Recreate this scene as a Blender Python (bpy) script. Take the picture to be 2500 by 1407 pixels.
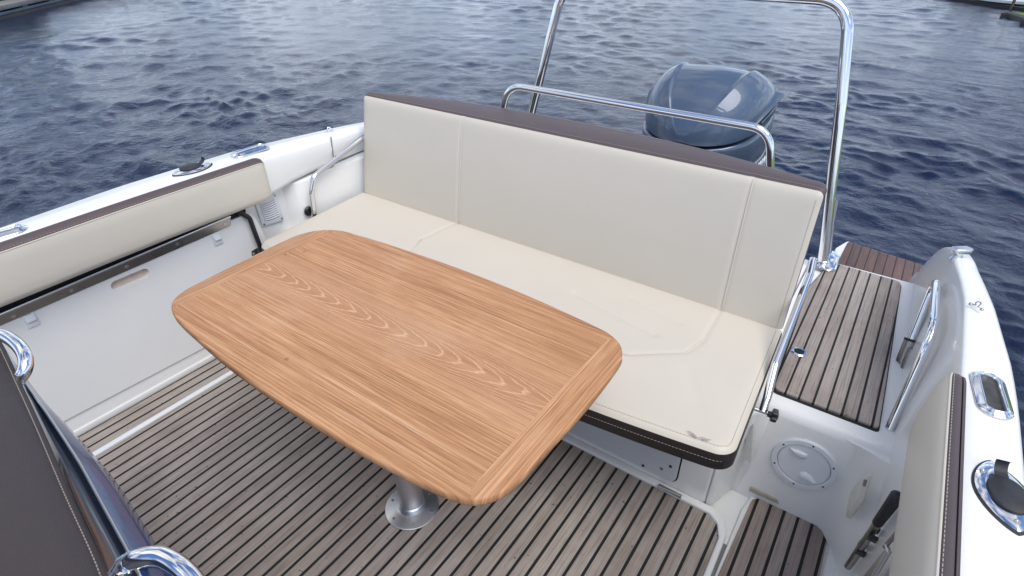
import bpy, bmesh, math, random
import numpy as np
from mathutils import Vector, Matrix, Euler

S = bpy.context.scene
for o in list(bpy.data.objects):
    bpy.data.objects.remove(o)
R = math.radians
rnd = random.Random(7)

# ------------------------------------------------------------------ camera
# boat frame: x across the boat, y towards the stern, z up from the cockpit floor
FPX, PITCH, ROLL, YAW, CAMH = 1384.76, R(32.667), R(0.07), R(-34.872), 1.52
_f = np.array([math.sin(YAW) * math.cos(PITCH), math.cos(YAW) * math.cos(PITCH), -math.sin(PITCH)])
_r = np.array([math.cos(YAW), -math.sin(YAW), 0.0])
_u = np.cross(_r, _f)
_r, _u = math.cos(ROLL) * _r + math.sin(ROLL) * _u, -math.sin(ROLL) * _r + math.cos(ROLL) * _u
CM = np.stack([_r, _u, -_f], 1)
cam = bpy.data.cameras.new('camera')
cam.sensor_width = 36
cam.lens = FPX / 2500 * 36
cam.clip_start = 0.02
cam.clip_end = 2000
camo = bpy.data.objects.new('camera', cam)
S.collection.objects.link(camo)
mw = Matrix.Identity(4)
for i in range(3):
    for j in range(3):
        mw[i][j] = CM[i][j]
mw[2][3] = CAMH
camo.matrix_world = mw
S.camera = camo

# ------------------------------------------------------------------ render / exposure
S.render.engine = 'CYCLES'
S.cycles.max_bounces = 8
S.cycles.glossy_bounces = 5
S.cycles.use_denoising = True
S.cycles.denoiser = 'OPENIMAGEDENOISE'
S.cycles.denoising_input_passes = 'RGB_ALBEDO_NORMAL'
S.view_settings.view_transform = 'Standard'
S.view_settings.look = 'None'
S.view_settings.exposure = 0.36
S.view_settings.gamma = 1.0

# ------------------------------------------------------------------ sky and sun
SUN_EL, SUN_AZ = R(60), R(114)      # azimuth measured clockwise from +y (astern)
w = bpy.data.worlds.new("World")
S.world = w
w.use_nodes = True
nt = w.node_tree
nt.nodes.clear()
N = nt.nodes.new
out = N('ShaderNodeOutputWorld')
bg = N('ShaderNodeBackground')
bg.inputs[1].default_value = 0.1
sky = N('ShaderNodeTexSky')
sky.sky_type = 'NISHITA'
sky.sun_disc = False
sky.sun_elevation = SUN_EL
sky.sun_rotation = SUN_AZ
sky.ozone_density = 2.5
sky.air_density = 1.2
tc = N('ShaderNodeTexCoord')
sep = N('ShaderNodeSeparateXYZ')
nt.links.new(tc.outputs['Generated'], sep.inputs[0])
zc = N('ShaderNodeMath'); zc.operation = 'MAXIMUM'; zc.inputs[1].default_value = 0.0
nt.links.new(sep.outputs[2], zc.inputs[0])
za = N('ShaderNodeMath'); za.operation = 'ADD'; za.inputs[1].default_value = 0.22
nt.links.new(zc.outputs[0], za.inputs[0])
dv = N('ShaderNodeVectorMath'); dv.operation = 'DIVIDE'
cmb = N('ShaderNodeCombineXYZ')
for k in range(3):
    nt.links.new(za.outputs[0], cmb.inputs[k])
nt.links.new(tc.outputs['Generated'], dv.inputs[0])
nt.links.new(cmb.outputs[0], dv.inputs[1])
n1 = N('ShaderNodeTexNoise'); n1.inputs['Scale'].default_value = 2.0; n1.inputs['Detail'].default_value = 8; n1.inputs['Roughness'].default_value = 0.6
mp = N('ShaderNodeMapping'); mp.inputs['Location'].default_value = (3.1, 0.4, 0)
nt.links.new(dv.outputs[0], mp.inputs[0])
nt.links.new(mp.outputs[0], n1.inputs['Vector'])
rp = N('ShaderNodeValToRGB')
rp.color_ramp.elements[0].position = 0.45
rp.color_ramp.elements[1].position = 0.59
nt.links.new(n1.outputs[0], rp.inputs[0])
# clouds thicken towards the horizon
hz = N('ShaderNodeMapRange'); hz.inputs[1].default_value = 0.45; hz.inputs[2].default_value = 0.03; hz.inputs[3].default_value = 0.0; hz.inputs[4].default_value = 0.32
nt.links.new(sep.outputs[2], hz.inputs[0])
ad = N('ShaderNodeMath'); ad.operation = 'ADD'; ad.use_clamp = True
nt.links.new(rp.outputs[0], ad.inputs[0]); nt.links.new(hz.outputs[0], ad.inputs[1])
n2 = N('ShaderNodeTexNoise'); n2.inputs['Scale'].default_value = 2.6; n2.inputs['Detail'].default_value = 6
nt.links.new(dv.outputs[0], n2.inputs['Vector'])
cr = N('ShaderNodeValToRGB')
cr.color_ramp.elements[0].position = 0.3; cr.color_ramp.elements[0].color = (4.4, 4.5, 4.7, 1)
cr.color_ramp.elements[1].position = 0.7; cr.color_ramp.elements[1].color = (14.0, 13.4, 12.4, 1)
nt.links.new(n2.outputs[0], cr.inputs[0])
# low clouds are seen through more air and are bluer
lowc = N('ShaderNodeMapRange'); lowc.inputs[1].default_value = 0.62; lowc.inputs[2].default_value = 0.15; lowc.inputs[3].default_value = 0.0; lowc.inputs[4].default_value = 1.0
nt.links.new(sep.outputs[2], lowc.inputs[0])
lowm = N('ShaderNodeMix'); lowm.data_type = 'RGBA'; lowm.blend_type = 'MULTIPLY'
lowm.inputs[7].default_value = (1.0, 1.13, 1.38, 1)
nt.links.new(lowc.outputs[0], lowm.inputs[0]); nt.links.new(cr.outputs[0], lowm.inputs[6])
mx = N('ShaderNodeMix'); mx.data_type = 'RGBA'
tint = N('ShaderNodeMix'); tint.data_type = 'RGBA'; tint.blend_type = 'MULTIPLY'; tint.inputs[0].default_value = 1.0
tint.inputs[7].default_value = (0.75, 0.95, 1.25, 1)
nt.links.new(sky.outputs[0], tint.inputs[6])
nt.links.new(ad.outputs[0], mx.inputs[0])
nt.links.new(tint.outputs[2], mx.inputs[6]); nt.links.new(lowm.outputs[2], mx.inputs[7])
nt.links.new(mx.outputs[2], bg.inputs[0])
nt.links.new(bg.outputs[0], out.inputs[0])

sun = bpy.data.lights.new('sun', 'SUN')
sun.energy = 2.1
sun.angle = R(42)
sun.color = (1.0, 0.96, 0.90)
suno = bpy.data.objects.new('sun', sun)
S.collection.objects.link(suno)
sd = Vector((math.sin(SUN_AZ) * math.cos(SUN_EL), math.cos(SUN_AZ) * math.cos(SUN_EL), math.sin(SUN_EL)))
suno.rotation_euler = sd.to_track_quat('Z', 'Y').to_euler()


# ------------------------------------------------------------------ measuring the photograph
def _ray(px, py):
    return CM @ np.array([(px - 1250) / FPX, -(py - 703.5) / FPX, -1.0])


def pz(px, py, z):
    d = _ray(px, py); t = (z - CAMH) / d[2]
    return Vector((d[0] * t, d[1] * t, z))


def pX(px, py, x):
    d = _ray(px, py); t = x / d[0]
    return Vector((x, d[1] * t, CAMH + d[2] * t))


def pY(px, py, y):
    d = _ray(px, py); t = y / d[1]
    return Vector((d[0] * t, y, CAMH + d[2] * t))


# ------------------------------------------------------------------ materials
MATS = {}


class NB:
    """small node builder"""
    def __init__(s, name):
        s.m = bpy.data.materials.new(name); s.m.use_nodes = True
        s.t = s.m.node_tree; s.b = s.t.nodes['Principled BSDF']
        MATS[name] = s.m

    def n(s, kind, **kw):
        x = s.t.nodes.new('ShaderNode' + kind)
        for k, v in kw.items():
            if k in x.inputs:
                x.inputs[k].default_value = v
            else:
                setattr(x, k, v)
        return x

    def l(s, a, b):
        s.t.links.new(a, b)

    def coord(s, scale=(1, 1, 1), rot=(0, 0, 0), loc=(0, 0, 0)):
        c = s.n('TexCoord'); m = s.n('Mapping')
        m.inputs['Scale'].default_value = scale; m.inputs['Rotation'].default_value = rot; m.inputs['Location'].default_value = loc
        s.l(c.outputs['Object'], m.inputs[0]); return m.outputs[0]

    def noise(s, vec, scale=5, detail=4, rough=0.5, dist=0.0):
        x = s.n('TexNoise', Scale=scale, Detail=detail, Roughness=rough, Distortion=dist)
        if vec is not None:
            s.l(vec, x.inputs['Vector'])
        return x.outputs[0]

    def math(s, op, a, b=None, c=None, clamp=False):
        x = s.n('Math', operation=op); x.use_clamp = clamp
        for i, v in enumerate((a, b, c)):
            if v is None: continue
            if isinstance(v, (int, float)): x.inputs[i].default_value = v
            else: s.l(v, x.inputs[i])
        return x.outputs[0]

    def ramp(s, fac, stops):
        x = s.n('ValToRGB'); e = x.color_ramp.elements
        while len(e) < len(stops): e.new(0.5)
        for k, (p, c) in enumerate(stops):
            e[k].position = p; e[k].color = (*c, 1) if len(c) == 3 else c
        s.l(fac, x.inputs[0]); return x.outputs[0]

    def mix(s, fac, a, b, blend='MIX'):
        x = s.n('Mix', data_type='RGBA', blend_type=blend)
        for i, v in ((0, fac), (6, a), (7, b)):
            if isinstance(v, (int, float)): x.inputs[i].default_value = v
            elif isinstance(v, tuple): x.inputs[i].default_value = (*v, 1)
            else: s.l(v, x.inputs[i])
        return x.outputs[2]

    def bump(s, h, strength=0.3, dist=0.01, prev=None):
        x = s.n('Bump', Strength=strength, Distance=dist); s.l(h, x.inputs['Height'])
        if prev is not None: s.l(prev, x.inputs['Normal'])
        s.l(x.outputs[0], s.b.inputs['Normal']); return x.outputs[0]

    def base(s, v):
        if isinstance(v, tuple): s.b.inputs['Base Color'].default_value = (*v, 1)
        else: s.l(v, s.b.inputs['Base Color'])

    def set(s, **kw):
        names = dict(rough='Roughness', metal='Metallic', spec='Specular IOR Level', coat='Coat Weight', coatr='Coat Roughness', ior='IOR', sheen='Sheen Weight')
        for k, v in kw.items():
            i = s.b.inputs[names[k]]
            if isinstance(v, (int, float)): i.default_value = v
            else: s.l(v, i)
        return s


def simple(name, col, rough=0.5, metal=0.0, var=0.06, scale=9.0, bumps=0.0, bscale=200, coat=0.0):
    b = NB(name)
    c = b.coord()
    n = b.noise(c, scale, 5, 0.6)
    lo = tuple(max(0, x * (1 - var)) for x in col); hi = tuple(min(1, x * (1 + var)) for x in col)
    b.base(b.ramp(n, [(0.3, lo), (0.7, hi)]))
    b.set(metal=metal, coat=coat)
    r = b.n('MapRange'); b.l(b.noise(c, scale * 3, 3), r.inputs[0])
    r.inputs[3].default_value = max(0.0, rough - 0.06); r.inputs[4].default_value = min(1, rough + 0.06)
    b.l(r.outputs[0], b.b.inputs['Roughness'])
    if bumps:
        b.bump(b.noise(c, bscale, 3), bumps, 0.002)
    return b.m


# gelcoat: white, slightly worn, faint yellowish runs and grime specks
b = NB('gelcoat'); c = b.coord()
g = b.mix(b.ramp(b.noise(c, 2.2, 5, 0.65), [(0.35, (0, 0, 0)), (0.75, (1, 1, 1))]), (0.825, 0.822, 0.80), (0.785, 0.783, 0.76))
sp = b.ramp(b.noise(c, 95, 2, 0.5), [(0.735, (0, 0, 0)), (0.76, (1, 1, 1))])
g = b.mix(b.math('MULTIPLY', sp, 0.35), g, (0.42, 0.38, 0.30))
b.base(g); b.set(rough=0.28, coat=0.35, coatr=0.12)
b.bump(b.noise(c, 3.5, 2), 0.12, 0.004)
GEL = b.m
simple('white plastic', (0.74, 0.76, 0.78), 0.38, var=0.03)
simple('panel white', (0.845, 0.838, 0.815), 0.42, var=0.025, scale=3)
simple('locker grey', (0.62, 0.64, 0.66), 0.4, var=0.03, scale=4)
simple('old white plastic', (0.66, 0.65, 0.58), 0.45, var=0.08)
simple('black plastic', (0.012, 0.013, 0.016), 0.38, var=0.3, scale=30)
simple('black rubber', (0.022, 0.023, 0.028), 0.6, var=0.3, scale=40, bumps=0.2, bscale=300)
simple('shadowed hole', (0.05, 0.048, 0.045), 0.5, var=0.5, scale=30)
simple('dark hole', (0.006, 0.006, 0.007), 0.8)
simple('matte black', (0.012, 0.0105, 0.011), 0.85, var=0.2)
simple('tape', (0.52, 0.51, 0.48), 0.6)
simple('grey groove', (0.22, 0.22, 0.22), 0.7)
simple('caulk', (0.012, 0.012, 0.014), 0.65)
simple('slot backing', (0.62, 0.50, 0.41), 0.6, var=0.1, scale=40)
simple('wood core', (0.30, 0.20, 0.13), 0.6, var=0.15, scale=60)
simple('grey rail', (0.36, 0.33, 0.31), 0.45, var=0.12, scale=12)
simple('dull tan', (0.45, 0.40, 0.31), 0.7, var=0.2, scale=40)


def steel(name, col, rough, br=0.0):
    b = NB(name); c = b.coord()
    b.base(col); b.set(metal=1.0)
    n = b.noise(c, 14, 4)
    r = b.n('MapRange'); b.l(n, r.inputs[0]); r.inputs[3].default_value = rough * 0.6; r.inputs[4].default_value = rough * 1.5
    b.l(r.outputs[0], b.b.inputs['Roughness'])
    if br:
        b.bump(b.noise(b.coord((1, 1, 1)), 30, 4, 0.7), br, 0.002)
    return b.m


CHROME = steel('polished steel', (0.80, 0.81, 0.83), 0.06)
steel('brushed steel', (0.62, 0.62, 0.63), 0.3, 0.05)
steel('anodised aluminium', (0.66, 0.68, 0.71), 0.36)
steel('dark steel', (0.40, 0.39, 0.385), 0.26, 0.04)
steel('dull steel', (0.40, 0.38, 0.36), 0.35, 0.05)


def vinyl(name, col, rough=0.5, pebble=0.12, weave=False, slack=0.35, speck=0.25):
    b = NB(name); c = b.coord()
    n = b.noise(c, 3.0, 5, 0.6)
    lo = tuple(x * 0.98 for x in col); hi = tuple(min(1, x * 1.015) for x in col)
    g = b.ramp(n, [(0.3, lo), (0.7, hi)])
    # faint scuffs and dust specks
    sp = b.ramp(b.noise(c, 130, 2, 0.5), [(0.76, (0, 0, 0)), (0.79, (1, 1, 1))])
    g = b.mix(b.math('MULTIPLY', sp, speck), g, tuple(min(1, x * 0.55 + 0.08) for x in col))
    b.base(g); b.set(rough=rough, spec=0.4)
    h1 = b.bump(b.noise(c, 7, 3, 0.5, 0.6), slack, 0.012)
    if weave:
        wv = b.n('TexWave', Scale=150.0, wave_type='BANDS', bands_direction='DIAGONAL'); b.l(c, wv.inputs[0])
        b.bump(wv.outputs[1], 0.3, 0.001, h1)
    else:
        v = b.n('TexVoronoi', Scale=520.0); b.l(c, v.inputs['Vector'])
        b.bump(v.outputs[0], pebble, 0.001, h1)
    return b.m


vinyl('cream vinyl', (0.582, 0.535, 0.455), 0.44, 0.06, slack=0.14, speck=0.06)
vinyl('brown vinyl', (0.088, 0.066, 0.068), 0.5, 0.25)
vinyl('woven brown vinyl', (0.080, 0.062, 0.066), 0.55, weave=True)
vinyl('seat back vinyl', (0.044, 0.035, 0.036), 0.55, 0.3, slack=0.5)
vinyl('black vinyl', (0.026, 0.0195, 0.0195), 0.42, 0.2)
simple('thread', (0.36, 0.32, 0.28), 0.8)
simple('tan thread', (0.30, 0.20, 0.15), 0.8)
simple('dark thread', (0.27, 0.23, 0.20), 0.8)
simple('cream thread', (0.46, 0.42, 0.36), 0.8)
simple('emblem ink', (0.47, 0.38, 0.37), 0.6)


def planks(name, x0, pitch, colA, colB, colC, gap=0.0087, wet=0.0):
    """teak laid fore and aft with black caulking between the planks"""
    b = NB(name)
    c = b.n('TexCoord'); sp = b.n('SeparateXYZ'); b.l(c.outputs['Object'], sp.inputs[0])
    u = b.math('DIVIDE', b.math('SUBTRACT', sp.outputs[0], x0), pitch)
    idx = b.math('FLOOR', u); fr = b.math('SUBTRACT', u, idx)
    wn = b.n('TexWhiteNoise', noise_dimensions='1D'); b.l(idx, wn.inputs['W'])
    # grain: long streaks, shifted from plank to plank
    cv = b.n('CombineXYZ')
    b.l(b.math('MULTIPLY', sp.outputs[0], 240.0), cv.inputs[0])
    b.l(b.math('ADD', b.math('MULTIPLY', sp.outputs[1], 6.0), b.math('MULTIPLY', wn.outputs[0], 50.0)), cv.inputs[1])
    b.l(b.math('MULTIPLY', sp.outputs[2], 20.0), cv.inputs[2])
    gr = b.noise(cv.outputs[0], 1.0, 5, 0.62)
    cv2 = b.n('CombineXYZ')
    b.l(b.math('MULTIPLY', sp.outputs[0], 30.0), cv2.inputs[0])
    b.l(b.math('ADD', b.math('MULTIPLY', sp.outputs[1], 3.5), b.math('MULTIPLY', wn.outputs[0], 31.0)), cv2.inputs[1])
    gl = b.noise(cv2.outputs[0], 1.0, 4, 0.6)
    base = b.mix(b.ramp(wn.outputs[0], [(0.0, (0, 0, 0)), (1.0, (1, 1, 1))]), colA, colB)
    base = b.mix(b.ramp(gl, [(0.35, (0, 0, 0)), (0.72, (0.75, 0.75, 0.75))]), base, colC)
    dk = b.ramp(gr, [(0.30, (0.62, 0.60, 0.58)), (0.52, (1.0, 1.0, 1.0)), (0.75, (1.16, 1.15, 1.14))])
    base = b.mix(1.0, base, dk, 'MULTIPLY')
    # stains
    st = b.ramp(b.noise(c.outputs['Object'], 5.5, 5, 0.65), [(0.30, (0.80, 0.78, 0.76)), (0.55, (1.02, 1.02, 1.02))])
    base = b.mix(1.0, base, st, 'MULTIPLY')
    pk = b.ramp(b.noise(c.outputs['Object'], 75, 2), [(0.26, (0.3, 0.28, 0.27)), (0.29, (1, 1, 1))])
    base = b.mix(1.0, base, pk, 'MULTIPLY')
    g2 = gap / pitch / 2
    d = b.math('MINIMUM', fr, b.math('SUBTRACT', 1.0, fr))
    line = b.math('LESS_THAN', d, g2)
    b.base(b.mix(line, base, (0.010, 0.010, 0.011)))
    rr = b.n('MapRange'); b.l(gl, rr.inputs[0]); rr.inputs[3].default_value = 0.7 - 0.35 * wet; rr.inputs[4].default_value = 0.85 - 0.35 * wet
    b.l(rr.outputs[0], b.b.inputs['Roughness'])
    h = b.math('ADD', b.math('MULTIPLY', gr, 0.25), b.math('MINIMUM', b.math('DIVIDE', d, g2 * 1.6), 1.0))
    b.bump(h, 0.55, 0.0022)
    return b.m


planks('floor teak', -0.137, 0.0425, (0.300, 0.250, 0.220), (0.395, 0.340, 0.303), (0.395, 0.355, 0.325))
planks('well teak', -0.019, 0.0400, (0.29, 0.225, 0.192), (0.385, 0.315, 0.275), (0.37, 0.315, 0.28))
planks('platform teak', -0.0655 * 0.775 + 0.0025, 0.0379, (0.31, 0.262, 0.228), (0.395, 0.34, 0.302), (0.385, 0.34, 0.31), gap=0.0062)
planks('swim teak', -0.075, 0.041, (0.105, 0.055, 0.045), (0.155, 0.085, 0.068), (0.12, 0.08, 0.07), gap=0.005, wet=0.7)


def table_wood(name, along_x, cathedral):
    b = NB(name)
    c = b.n('TexCoord'); sp = b.n('SeparateXYZ'); b.l(c.outputs['Object'], sp.inputs[0])
    X, Y = (sp.outputs[0], sp.outputs[1]) if along_x else (sp.outputs[1], sp.outputs[0])
    def cv(sx, sy, oz=0.0):
        k = b.n('CombineXYZ'); b.l(b.math('MULTIPLY', X, sx), k.inputs[0]); b.l(b.math('MULTIPLY', Y, sy), k.inputs[1]); k.inputs[2].default_value = oz
        return k.outputs[0]
    fine = b.noise(cv(9, 330), 1.0, 5, 0.66)
    longl = b.noise(cv(1.1, 215, 23), 1.0, 3, 0.6)
    mid = b.noise(cv(3.0, 46, 3), 1.0, 4, 0.6)
    big = b.noise(cv(1.6, 9, 7), 1.0, 3, 0.5)
    col = b.ramp(mid, [(0.25, (0.350, 0.168, 0.077)), (0.5, (0.440, 0.226, 0.107)), (0.8, (0.520, 0.290, 0.154))])
    dk = b.ramp(fine, [(0.30, (0.66, 0.60, 0.55)), (0.5, (1, 1, 1)), (0.70, (1.18, 1.20, 1.22))])
    col = b.mix(1.0, col, dk, 'MULTIPLY')
    col = b.mix(1.0, col, b.ramp(big, [(0.3, (0.92, 0.90, 0.87)), (0.65, (1.04, 1.04, 1.04))]), 'MULTIPLY')
    col = b.mix(1.0, col, b.ramp(longl, [(0.36, (0.85, 0.80, 0.75)), (0.48, (1.0, 1.0, 1.0)), (0.60, (1.2, 1.24, 1.28))]), 'MULTIPLY')
    # straight pale pore lines
    ln = b.noise(cv(2.2, 150, 11), 1.0, 3, 0.55)
    pore = b.ramp(ln, [(0.60, (0, 0, 0)), (0.68, (0.5, 0.5, 0.5))])
    col = b.mix(pore, col, (0.66, 0.44, 0.285))
    if cathedral:
        yc = b.math('SUBTRACT', Y, 0.733)
        wob = b.math('MULTIPLY', b.math('SUBTRACT', b.noise(cv(6, 14, 5), 1.0, 3, 0.55), 0.5), 1.1)
        jag = b.math('MULTIPLY', b.math('SUBTRACT', b.noise(cv(22, 130, 2), 1.0, 4, 0.7), 0.5), 0.75)
        a = b.math('ABSOLUTE', yc)
        f = b.math('ADD', b.math('MULTIPLY', X, 17.0), b.math('MULTIPLY', b.math('POWER', a, 1.95), 1750.0))
        f = b.math('ADD', f, b.math('ADD', wob, jag))
        fr = b.math('FRACT', f)
        line = b.ramp(fr, [(0.0, (1, 1, 1)), (0.10, (0.55, 0.55, 0.55)), (0.2, (0, 0, 0)), (0.94, (0, 0, 0)), (1.0, (1, 1, 1))])
        msk = b.ramp(b.math('ADD', b.math('DIVIDE', a, 0.105), b.math('MULTIPLY', b.math('SUBTRACT', wob, 0.0), 0.25)), [(0.45, (1, 1, 1)), (1.0, (0.0, 0.0, 0.0))])
        col = b.mix(b.math('MULTIPLY', msk, 0.45), col, (0.43, 0.215, 0.110))
        col = b.mix(b.math('MULTIPLY', b.math('MULTIPLY', line, msk), 0.8), col, (0.66, 0.42, 0.25))
    # weathered grey-white patches and a few knots
    wx = b.ramp(b.noise(c.outputs['Object'], 4.5, 4, 0.6), [(0.55, (0, 0, 0)), (0.78, (0.30, 0.30, 0.30))])
    col = b.mix(wx, col, (0.62, 0.42, 0.26))
    v = b.n('TexVoronoi', Scale=7.0); b.l(c.outputs['Object'], v.inputs['Vector'])
    kn = b.ramp(v.outputs[0], [(0.02, (0.7, 0.62, 0.6)), (0.05, (1, 1, 1))])
    col = b.mix(1.0, col, kn, 'MULTIPLY')
    b.base(col); b.set(rough=0.55, spec=0.35)
    b.bump(fine, 0.35, 0.0012)
    return b.m


table_wood('table teak', True, True)
table_wood('border teak', True, False)
table_wood('end board teak', False, False)

# engine paint
b = NB('cowl paint'); c = b.coord()
b.base(b.ramp(b.noise(c, 900, 2), [(0.35, (0.052, 0.083, 0.140)), (0.65, (0.074, 0.112, 0.175))]))
b.set(metal=0.25, rough=0.5, coat=0.9, coatr=0.05)
b = NB('lower cowl paint'); c = b.coord()
b.base(b.ramp(b.noise(c, 900, 2), [(0.35, (0.050, 0.075, 0.115)), (0.65, (0.07, 0.10, 0.15))]))
b.set(metal=0.35, rough=0.3, coat=1.0, coatr=0.04)
simple('engine white', (0.62, 0.66, 0.70), 0.35)
b = NB('navy gelcoat'); c = b.coord()
b.base(b.ramp(b.noise(c, 5, 4), [(0.3, (0.016, 0.040, 0.120)), (0.7, (0.022, 0.052, 0.150))]))
b.set(rough=0.25, coat=0.6, coatr=0.06)
b = NB('dark navy gelcoat'); c = b.coord()
b.base(b.ramp(b.noise(c, 5, 4), [(0.3, (0.012, 0.017, 0.032)), (0.7, (0.018, 0.024, 0.044))]))
b.set(rough=0.12, coat=1.0, coatr=0.04)

# water: dark peaty body, smooth surface, small ripples on top of the modelled waves
b = NB('river water'); c = b.coord()
b.base((0.007, 0.014, 0.040)); b.set(rough=0.05, ior=1.333, spec=0.5)
gust = b.ramp(b.noise(c, 0.16, 3), [(0.3, (0.25, 0.25, 0.25)), (0.7, (1, 1, 1))])
r1 = b.noise(c, 9.0, 5, 0.62, 1.0)
r2 = b.noise(c, 26.0, 3, 0.5, 0.8)
hh = b.math('ADD', r1, b.math('MULTIPLY', r2, 0.28))
b.bump(b.math('MULTIPLY', hh, gust), 0.62, 0.026)
simple('grass', (0.10, 0.16, 0.02), 0.8, var=0.35, scale=4)
simple('foliage', (0.035, 0.07, 0.018), 0.7, var=0.5, scale=3)
simple('light foliage', (0.075, 0.125, 0.03), 0.7, var=0.4, scale=3)
simple('bark', (0.10, 0.08, 0.06), 0.9, var=0.3)
simple('wet timber', (0.020, 0.018, 0.018), 0.6, var=0.4, scale=3)
simple('weathered board', (0.20, 0.19, 0.19), 0.8, var=0.2, scale=2)
simple('blue beam', (0.085, 0.13, 0.17), 0.6, var=0.25, scale=2)
simple('boat navy', (0.02, 0.03, 0.06), 0.3)
simple('boat white', (0.72, 0.75, 0.74), 0.4)
simple('window glass', (0.02, 0.025, 0.03), 0.1)
simple('earth', (0.07, 0.06, 0.04), 0.9, var=0.3)


# ------------------------------------------------------------------ building helpers
def wloc(o):
    p = Vector((0, 0, 0))
    while o is not None:
        p += o.location; o = o.parent
    return p


def mesh(name, verts, faces, mat, parent=None, smooth=False, bevel=0.0, seg=2, sub=0, angle=35):
    me = bpy.data.meshes.new(name)
    me.from_pydata([tuple(v) for v in verts], [], faces)
    bm = bmesh.new(); bm.from_mesh(me)
    bmesh.ops.recalc_face_normals(bm, faces=bm.faces)
    bm.to_mesh(me); bm.free()
    mats = mat if isinstance(mat, (list, tuple)) else [mat]
    for m in mats:
        me.materials.append(MATS[m] if isinstance(m, str) else m)
    o = bpy.data.objects.new(name, me)
    S.collection.objects.link(o)
    if parent is not None:
        o.parent = parent; o.location = -wloc(parent)
    if smooth:
        me.polygons.foreach_set('use_smooth', [True] * len(me.polygons))
        if smooth != 'all':
            try:
                me.set_sharp_from_angle(angle=R(angle))
            except Exception:
                pass
    if bevel:
        md = o.modifiers.new('bevel', 'BEVEL'); md.width = bevel; md.segments = seg; md.limit_method = 'ANGLE'; md.angle_limit = R(30)
        md.harden_normals = False
        me.polygons.foreach_set('use_smooth', [True] * len(me.polygons))
    if sub:
        md = o.modifiers.new('sub', 'SUBSURF'); md.levels = sub; md.render_levels = sub
    return o


def thing(name, loc, label, cat, group=None):
    o = bpy.data.objects.new(name, None)
    S.collection.objects.link(o)
    o.location = loc; o.empty_display_size = 0.1
    o['label'] = label; o['category'] = cat
    if group: o['group'] = group
    return o


def tag(o, label, cat, group=None):
    o['label'] = label; o['category'] = cat
    if group: o['group'] = group
    return o


class G:
    """geometry bag: collects shapes that end up as ONE mesh"""
    def __init__(s): s.v = []; s.f = []; s.mi = []

    def add(s, v, f, mi=0):
        k = len(s.v); s.v += [Vector(p) for p in v]; s.f += [[i + k for i in q] for q in f]; s.mi += [mi] * len(f); return s

    def box(s, a, b_, mi=0):
        x0, y0, z0 = a; x1, y1, z1 = b_
        return s.add([(x0, y0, z0), (x1, y0, z0), (x1, y1, z0), (x0, y1, z0), (x0, y0, z1), (x1, y0, z1), (x1, y1, z1), (x0, y1, z1)],
                     [(0, 3, 2, 1), (4, 5, 6, 7), (0, 1, 5, 4), (1, 2, 6, 5), (2, 3, 7, 6), (3, 0, 4, 7)], mi)

    def prism(s, poly, off, mi=0):
        """closed polygon (3D points) pushed along the vector off"""
        n = len(poly); off = Vector(off)
        v = [Vector(p) for p in poly] + [Vector(p) + off for p in poly]
        f = [list(range(n))[::-1], list(range(n, 2 * n))] + [(i, (i + 1) % n, n + (i + 1) % n, n + i) for i in range(n)]
        return s.add(v, f, mi)

    def loft(s, rings, closed=True, cap0=True, cap1=True, mi=0):
        n = len(rings[0]); v = [p for r in rings for p in r]; f = []
        for k in range(len(rings) - 1):
            for i in range(n if closed else n - 1):
                j = (i + 1) % n
                f.append((k * n + i, k * n + j, (k + 1) * n + j, (k + 1) * n + i))
        if cap0: f.append(list(range(n))[::-1])
        if cap1: f.append([(len(rings) - 1) * n + i for i in range(n)])
        return s.add(v, f, mi)

    def tube(s, pts, r, n=16, cap=True, mi=0):
        pts = [Vector(p) for p in pts]; rings = []; up = None
        rr = r if isinstance(r, (list, tuple)) else [r] * len(pts)
        for i, p in enumerate(pts):
            t = (pts[min(i + 1, len(pts) - 1)] - pts[max(i - 1, 0)]).normalized()
            if up is None:
                up = t.orthogonal().normalized()
            else:
                up = (up - t * up.dot(t)).normalized()
            sd_ = t.cross(up)
            rings.append([p + rr[i] * (math.cos(a) * up + math.sin(a) * sd_) for a in [2 * math.pi * k / n for k in range(n)]])
        return s.loft(rings, True, cap, cap, mi)

    def lathe(s, base, axis, prof, n=32, mi=0):
        """prof: list of (radius, height along the axis)"""
        axis = Vector(axis).normalized(); a = axis.orthogonal().normalized(); c = axis.cross(a); base = Vector(base)
        rings = [[base + axis * h + max(r, 1e-5) * (math.cos(t) * a + math.sin(t) * c) for t in [2 * math.pi * k / n for k in range(n)]] for r, h in prof]
        return s.loft(rings, True, True, True, mi)

    def build(s, name, mat, parent=None, **kw):
        o = mesh(name, s.v, s.f, mat, parent, **kw)
        if isinstance(mat, (list, tuple)):
            o.data.polygons.foreach_set('material_index', s.mi)
        return o


def fillet(pts, rad, n=7):
    """round the corners of a polyline"""
    pts = [Vector(p) for p in pts]; outp = [pts[0]]
    rads = rad if isinstance(rad, (list, tuple)) else [rad] * len(pts)
    for i in range(1, len(pts) - 1):
        a, p, q = pts[i - 1], pts[i], pts[i + 1]
        d0 = (a - p); d1 = (q - p); l0, l1 = d0.length, d1.length; d0.normalize(); d1.normalize()
        ang = d0.angle(d1); t = min(rads[i] / max(math.tan(ang / 2), 1e-4), l0 * 0.48, l1 * 0.48)
        A, B = p + d0 * t, p + d1 * t
        for k in range(n + 1):
            u = k / n
            outp.append(A * (1 - u) ** 2 + p * 2 * u * (1 - u) + B * u * u)
    outp.append(pts[-1])
    return outp


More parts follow.
